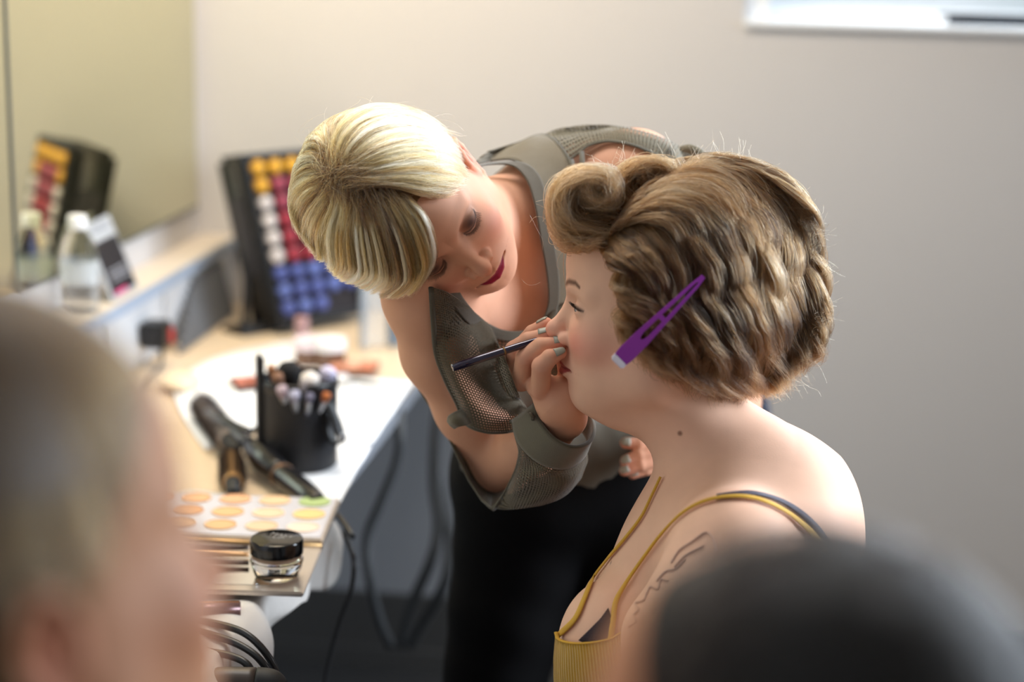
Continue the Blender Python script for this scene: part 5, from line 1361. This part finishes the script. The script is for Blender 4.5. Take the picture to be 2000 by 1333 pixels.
for i, (P, T_) in enumerate(hair):
    n = P.shape[1]; rad = np.interp(np.linspace(0, 1, n), [0, .1, .7, 1], [.00016, .00020, .00017, .00004])
    o = strands('hair' if i == 0 else 'hair_layer', P, T_, rad[None], m_blond, art if i == 0 else hair_a)
    if i == 0: hair_a = o
# flyaways
N = 70; fl_ = []
base = np.array([V(rs.uniform(600, 880), rs.uniform(230, 330), 1.80) for _ in range(N)])
base = cover(fh, 600+280*rs.rand(N), 215+150*rs.rand(N), .022)
c0 = HA.out((0, -.08, .03))
for b0 in base:
    d = unit(b0-c0); tdir = unit(np.cross(d, rs.randn(3))); L = .012+.03*rs.rand()
    fl_.append([b0+tdir*L*u+d*L*(.5*u-.45*u*u) for u in np.linspace(0, 1, 9)])
for pts in ([(672, 218), (690, 206), (700, 200), (706, 190)], [(600, 290), (586, 278), (578, 270), (572, 266)], [(1035, 420), (1050, 450), (1060, 470), (1058, 500)], [(1018, 545), (1030, 556), (1046, 556), (1060, 548)], [(650, 430), (628, 450), (600, 480), (576, 500)]):
    fl_.append(catmull([V(x, y, 1.86) for x, y in pts], 3)[:9][[0, 1, 2, 3, 4, 5, 6, 7, 8]])
strands('stray_hair', np.array(fl_), np.full((len(fl_), 9), .85), np.full((1, 9), .00006), m_blond, hair_a)

# ------------------------------------------------------------------ wavy brown hair of the client
rs = np.random.RandomState(9)
m_brown = hair_mat('brown_hair', (26, 15, 7), (88, 58, 30), (158, 128, 92), .40)
fc_ = lambda p: HC.f(p)
GC = [
 [(1168, 478), (1186, 494), (1202, 524), (1214, 556), (1226, 590), (1220, 622), (1236, 652)],
 [(1178, 452), (1212, 480), (1228, 524), (1236, 572), (1252, 614), (1244, 656), (1258, 700)],
 [(1196, 428), (1244, 462), (1262, 520), (1270, 580), (1284, 636), (1280, 684), (1300, 735)],
 [(1222, 404), (1282, 444), (1304, 514), (1312, 584), (1324, 650), (1326, 706), (1340, 764)],
 [(1252, 382), (1324, 426), (1352, 506), (1358, 586), (1366, 660), (1372, 724), (1386, 782)],
 [(1280, 362), (1364, 408), (1400, 494), (1408, 580), (1414, 664), (1420, 732), (1430, 790)],
 [(1306, 346), (1402, 390), (1448, 478), (1458, 572), (1462, 662), (1470, 734), (1474, 788)],
 [(1326, 334), (1438, 372), (1494, 458), (1508, 558), (1512, 652), (1516, 724), (1508, 776)],
 [(1340, 326), (1464, 354), (1532, 436), (1552, 540), (1556, 640), (1554, 704), (1536, 752)],
 [(1350, 320), (1482, 340), (1558, 414), (1586, 520), (1590, 618), (1582, 682), (1560, 728)],
 [(1356, 316), (1490, 328), (1574, 402), (1602, 500), (1606, 596), (1600, 656), (1586, 700)]]
def wavy(P, k, t, rs, amp=.0075, freq=2.7):
    K = k.max()+1; ph = (rs.rand(K)*3.6)[k][:, None]; fq = (freq*(.9+.2*rs.rand(K)))[k][:, None]; am = (amp*(.6+.8*rs.rand(K)))[k][:, None]
    T_ = np.gradient(P, axis=1); T_ /= np.linalg.norm(T_, axis=2)[..., None]+1e-9
    vdir = P/np.linalg.norm(P, axis=2)[..., None]; S_ = np.cross(T_, vdir); S_ /= np.linalg.norm(S_, axis=2)[..., None]+1e-9
    a = 2*PI*fq*t[None]+ph; g = np.clip(t[None]*4, 0, 1)*am*(.7+.6*t[None])
    return P+S_*(np.sin(a)*g)[..., None]-vdir*(np.cos(a)*g*.75)[..., None]
lo_, hi_ = [.003, .006, .008, .010, .010, .010, .008], [.010, .026, .032, .034, .034, .032, .026]
# far beyond the face the guides stand off the neck; keep them near the head's own side plane
def fhair(p):
    q = HC.loc(p); return s_ell(q, (0, -.080, .010), (.078, .105, .115))*HC.s
hairC = []
P, s, k, t, l = grow(GC, lo_, hi_, 14000, 170, .15, 30, fhair, rs, .0028, wave=wavy, fr=.55)
hairC.append((P, tones(len(P), k, t, 170, rs, root=.10, base=.38, spread=.2)))
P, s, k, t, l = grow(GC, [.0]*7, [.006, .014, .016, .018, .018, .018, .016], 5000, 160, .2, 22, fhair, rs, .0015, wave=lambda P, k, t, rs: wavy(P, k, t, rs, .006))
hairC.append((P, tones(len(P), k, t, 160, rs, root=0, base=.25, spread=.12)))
# front rolls
def roll(path, axis_d, N, rs, spread=.022, dd=.05, base=.6, jit=.009):
    """path (px, py, d) spiral; strands spread along the viewing depth and in thickness"""
    C = catmull([V(*p) for p in path], 5); n = len(C); t = np.linspace(0, 1, n)
    out = []; cen = C.mean(0); ncl = 26; ck = rs.randint(0, ncl, N); cz = rs.rand(ncl); cr = rs.rand(ncl)
    for i in range(N):
        z = (cz[ck[i]]+rs.randn()*.06-.5)*dd; r = 1-(cr[ck[i]]*.6+.4*rs.rand())*spread/.04*(.4+.6*np.sin(np.pi*np.clip(t*1.2, 0, 1)))
        Q = cen+(C-cen)*r[:, None]; Q = Q+np.array([0, 0, 1.0])*z
        Q = Q+jit*rs.rand()*np.sin(t[:, None]*(5+4*rs.rand())+rs.rand(3)*6)
        out.append(Q)
    P = np.array(out); T_ = (rs.randn(ncl)*.17+base)[ck][:, None]+rs.randn(N, 1)*.1+0*t[None]
    return P, T_
P, T_ = roll([(1196, 478, 1.82), (1150, 470, 1.815), (1098, 458, 1.81), (1074, 420, 1.81), (1078, 374, 1.81), (1112, 340, 1.81), (1160, 330, 1.81), (1200, 346, 1.81), (1210, 380, 1.81), (1186, 404, 1.81), (1152, 398, 1.81), (1140, 374, 1.81), (1158, 358, 1.81), (1172, 372, 1.81)], 0, 2600, rs, dd=.075)
hairC.append((P, T_))
P, T_ = roll([(1236, 440, 1.82), (1196, 430, 1.82), (1140, 452, 1.815), (1102, 440, 1.81), (1092, 402, 1.81), (1116, 366, 1.81), (1160, 352, 1.81), (1196, 372, 1.81), (1190, 400, 1.81), (1164, 404, 1.81)], 0, 1300, rs, dd=.06, base=.5)
hairC.append((P, T_))
P, T_ = roll([(1250, 420, 1.83), (1212, 396, 1.83), (1204, 356, 1.83), (1230, 326, 1.83), (1272, 316, 1.83), (1308, 330, 1.83), (1312, 358, 1.83), (1284, 374, 1.83), (1256, 362, 1.83), (1252, 344, 1.83), (1270, 338, 1.83)], 0, 1900, rs, dd=.07, base=.62)
hairC.append((P, T_))
P, T_ = roll([(1180, 470, 1.80), (1150, 484, 1.80), (1118, 482, 1.81), (1092, 462, 1.82), (1080, 430, 1.83), (1088, 396, 1.83)], 0, 900, rs, dd=.07, base=.5)
hairC.append((P, T_))
# top hair sweeping back from the rolls
GT = [
 [(1186, 474), (1208, 440), (1250, 420), (1300, 440), (1322, 500), (1330, 570)],
 [(1200, 452), (1230, 412), (1282, 392), (1350, 418), (1380, 486), (1390, 560)],
 [(1222, 412), (1262, 372), (1320, 354), (1400, 382), (1444, 456), (1460, 540)],
 [(1250, 374), (1298, 338), (1362, 326), (1444, 354), (1500, 430), (1520, 520)],
 [(1280, 346), (1330, 318), (1396, 314), (1476, 346), (1540, 416), (1564, 510)],
 [(1300, 336), (1358, 313), (1430, 316), (1510, 354), (1572, 424), (1592, 512)],
 [(1310, 330), (1378, 310), (1460, 319), (1538, 364), (1590, 440), (1604, 524)]]
P, s, k, t, l = grow(GT, [.004, .010, .012, .012, .010, .006], [.012, .024, .029, .032, .030, .016], 5600, 120, .30, 22, fhair, rs, .0036, wave=lambda P, k, t, rs: wavy(P, k, t, rs, .005, 1.6), fr=.25)
hairC.append((P, tones(len(P), k, t, 120, rs, root=0, base=.44, spread=.16)))
P = side_hair(HC, 2500, rs, 16, length=.17, off=.030); P = P[P[:, :, 2].mean(1) < HC.O[2]-.035]
hairC.append((P, np.full(P.shape[:2], .45)+rs.randn(len(P), 1)*.15))
for i, (P, T_) in enumerate(hairC):
    n = P.shape[1]; rad = np.interp(np.linspace(0, 1, n), [0, .1, .7, 1], [.00018, .00024, .00020, .00005])
    o = strands('hair' if i == 0 else 'hair_layer', P, T_, rad[None], m_brown, cli if i == 0 else hair_c)
    if i == 0: hair_c = o
# frizz standing off the outline
N = 520; fl_ = []
th = rs.rand(N); px = np.interp(th, [0, .15, .35, .6, .8, 1], [1080, 1200, 1440, 1592, 1604, 1520]); py = np.interp(th, [0, .15, .35, .6, .8, 1], [420, 325, 318, 450, 640, 770])
bb_ = cover(fhair, px, py, .03); cc_ = HC.out((0, -.08, .02))
for b0 in bb_:
    d = unit(b0-cc_); td = unit(np.cross(d, rs.randn(3))); L = .010+.034*rs.rand()**2; w_ = rs.randn(3)*.0015
    fl_.append([b0-d*.006+td*L*.7*u+d*L*.7*u+w_*math.sin(u*7) for u in np.linspace(0, 1, 9)])
for pts in ([(1100, 350), (1086, 340), (1072, 350), (1068, 366)], [(1092, 372), (1070, 368), (1062, 384), (1068, 400)], [(1110, 480), (1092, 500), (1088, 520), (1098, 530)], [(1118, 478), (1104, 496), (1096, 488), (1084, 492)], [(1560, 740), (1580, 756), (1598, 764), (1606, 782)], [(1580, 700), (1600, 716), (1612, 740), (1616, 752)]):
    fl_.append(catmull([V(x, y, 1.84) for x, y in pts], 3)[:9])
strands('stray_hair', np.array(fl_), np.full((len(fl_), 9), .8), np.full((1, 9), .00010), m_brown, hair_c)
# ------------------------------------------------------------------ purple sectioning clip in the brown hair
_c = cover(fhair, [1250, 1300, 1360], [665, 615, 555], .046)
dC = float((-_c[:, 2]).min())-.004
ca_, cb_ = V(1212, 702, dC+.010), V(1374, 540, dC)
ax_ = unit(cb_-ca_); nz_ = unit(np.array([0.05, .05, 1.0])-ax_*(np.array([0.05, .05, 1.0])@ax_)); sd_ = np.cross(nz_, ax_); LC = np.linalg.norm(cb_-ca_)
Mcl = Matrix([[*(CR @ np.stack([sd_, ax_, nz_], 1))[i], v2w(ca_)[i]] for i in range(3)]+[[0, 0, 0, 1]])
cl = thing('hair_clip', tuple(v2w(ca_)), 'purple plastic sectioning clip with a white tip in the wavy brown hair', 'hair clip')
m_pur = mat('purple_plastic', (148, 48, 164), .35)
def clip_half(name, z0, thick, m, slot=True):
    N_ = 24; vs, fs = [], []
    hw = lambda u: np.interp(u, [0, .06, .25, .9, 1.0], [.0074, .0086, .0082, .0036, .0020])
    ins = lambda u: np.interp(u, [.24, .27, .47, .5, .52, .55, .93, .95], [0, .0030, .0026, .0026, .0026, .0024, .0009, 0])
    brk = lambda u: (.24 < u < .48) or (.52 < u < .93)
    us = sorted(set(list(np.linspace(0, 1, N_))+[.241, .479, .521, .929]))
    for u in us:
        i = ins(u) if (slot and brk(u)) else 0.0
        zb = z0+.004*math.sin(PI*u)
        for x in (-hw(u), -i, i, hw(u)):
            vs += [(x, u*LC, zb), (x, u*LC, zb+thick)]
    for a in range(len(us)-1):
        o_ = a*8; q_ = o_+8; op = slot and brk((us[a]+us[a+1])/2)
        for j in range(3):
            if j == 1 and op:
                continue
            x0, x1 = j*2, j*2+2
            fs += [(o_+x0+1, o_+x1+1, q_+x1+1, q_+x0+1), (o_+x0, q_+x0, q_+x1, o_+x1)]
        fs += [(o_, o_+1, q_+1, q_), (o_+6, q_+6, q_+7, o_+7)]
        if op: fs += [(o_+2, q_+2, q_+3, o_+3), (o_+4, o_+5, q_+5, q_+4)]
    fs += [(0, 2, 4, 6, 7, 5, 3, 1), tuple(np.array([0, 1, 3, 5, 7, 6, 4, 2])+(len(us)-1)*8)]
    me = mesh_np(name, vs, fs, False); me.transform(Mcl); me.validate(); return link(name, me, m, cl)
clip_half('clip_arm', .004, .0028, m_pur)
clip_half('clip_arm', -.004, .0024, m_pur)
box('clip_tip', (-.0078, -.006, -.004), (.0078, .002, .0072), mat('white_clip_tip', (232, 226, 236), .3), cl, .0015, Mcl)
lathe('clip_hinge', [(0, -.006), (.0022, -.006), (.0022, .0085), (0, .0085)], m_silver, cl, 14, Mcl @ Matrix.Translation((0, LC*.22, 0)))
# ------------------------------------------------------------------ the two onlookers close to the camera
def onlooker(name_label, H, skin, blush, neck_pts, neck_r, body_pts, body_r, cloth, hairm, mats, hair_args, seed, tone):
    t = thing('person', tuple(v2w(V(body_pts[-1][0], body_pts[-1][1], body_pts[-1][2]))*[1, 1, 0]), name_label, 'person')
    def f(p):
        d = smin(H.f(p), chain(p, [H.out((0, -.088, -.06))]+cA(*neck_pts), neck_r, .01), .02)
        return d
    lo, hi = H.out((0, -.06, -.06))-[.20, .24, .20], H.out((0, -.06, -.06))+[.20, .20, .20]
    parts = [mesh_region(f, lo, hi, .0026)]
    me, P = body_mesh('body', parts)
    C = H.colour(P, skin, blush, (176, 96, 92), None, (90, 64, 46), .3)
    C = scalp(H, P, C, hairm)
    set_col(me, C); link('body', me, m_skin, t)
    def fb(p):
        d = chain(p, cA(*body_pts), body_r, .03)
        return d
    pts = np.array(cA(*body_pts)); P1, Q1 = surface_nets(fb, pts.min(0)-.2, pts.max(0)+.2, .012)
    link('shirt', np_mesh('shirt', P1, Q1), cloth, t)
    # hair: a close mass and strands over it
    def fh_(p):
        q = H.loc(p); d = s_ell(q, (0, -.084, .036), (.080, .098, .096)); 
        d = smax(d, -(q[:, 2]-hair_args.get('hl', .058)-1.0*q[:, 1]*1.0)/1.45, .012)
        return smax(d, -(q[:, 2]+hair_args['low'])/1.0, .01)*H.s
    P1, Q1 = surface_nets(fh_, lo, hi, .004)
    link('hair', np_mesh('hair', P1, Q1), mats[1], t)
    r_ = np.random.RandomState(seed)
    S = side_hair(H, hair_args['n'], r_, 10, length=hair_args['len'], off=hair_args['off'])
    q = H.loc(S.reshape(-1, 3)).reshape(S.shape)
    keep = ((q[:, :, 2]-(hair_args.get('hl', .058)-.003)-1.0*q[:, :, 1]).min(1) > -.02); S = S[keep]
    strands('hair_layer', S, r_.randn(len(S), 1)*.15+tone+0*S[:, :, 0], np.full((1, S.shape[1]), .0003), mats[0], t)
    return t
UL = unit([-.10, .97, .22]); 
def place(px, py, d, local, U, Fw, s=1.0):
    H = Head((0, 0, 0), U, Fw, 0, s); return V(px, py, d)-H.out(local)
UU, FF = (-.16, .965, .22), (.80, .06, -.60)
HL = Head(place(84, 1296, .73, (-.078, -.085, -.02), UU, FF), UU, FF, 0, 1.0, False, .004, .8)
onlooker('person with short light brown hair seen from behind, out of focus at the lower left', HL, (168, 120, 88), (160, 84, 66),
         [(-60, 1700, .80), (-90, 1900, .84)], [.050, .055, .06], [(-350, 2150, .85), (-60, 2050, .84), (-60, 3300, 1.0)], [.07, .11, .13],
         mat('taupe_cotton', (120, 110, 104), .9), (120, 96, 66), (hair_mat('light_brown_hair', (44, 31, 16), (84, 60, 32), (116, 90, 56)), mat('light_brown_hair_mass', (88, 64, 36), .9, noise=.15, nscale=50)),
         dict(n=5000, len=.05, off=.010, low=.035), 21, .5)
UU, FF = (.30, .92, .24), (-.86, .30, -.42)
HR = Head(place(1712, 1054, .74, (0, -.07, .135), UU, FF), UU, FF, 0, 1.0, False, .004, .8)
onlooker('person with dark brown hair seen from behind, out of focus at the lower right', HR, (214, 150, 112), (200, 110, 88),
         [(1900, 2150, .80), (1920, 2300, .84)], [.050, .055, .06], [(1650, 2500, .85), (1950, 2450, .84), (1950, 3600, 1.0)], [.09, .12, .13],
         mat('charcoal_cotton', (60, 60, 64), .9), (36, 28, 24), (hair_mat('dark_brown_hair', (8, 6, 5), (16, 12, 10), (30, 25, 22), .6), mat('dark_brown_hair_mass', (16, 12, 10), .8, noise=.15, nscale=50, spec=.15)),
         dict(n=5000, len=.10, off=.014, low=.08, hl=.105), 22, .4)
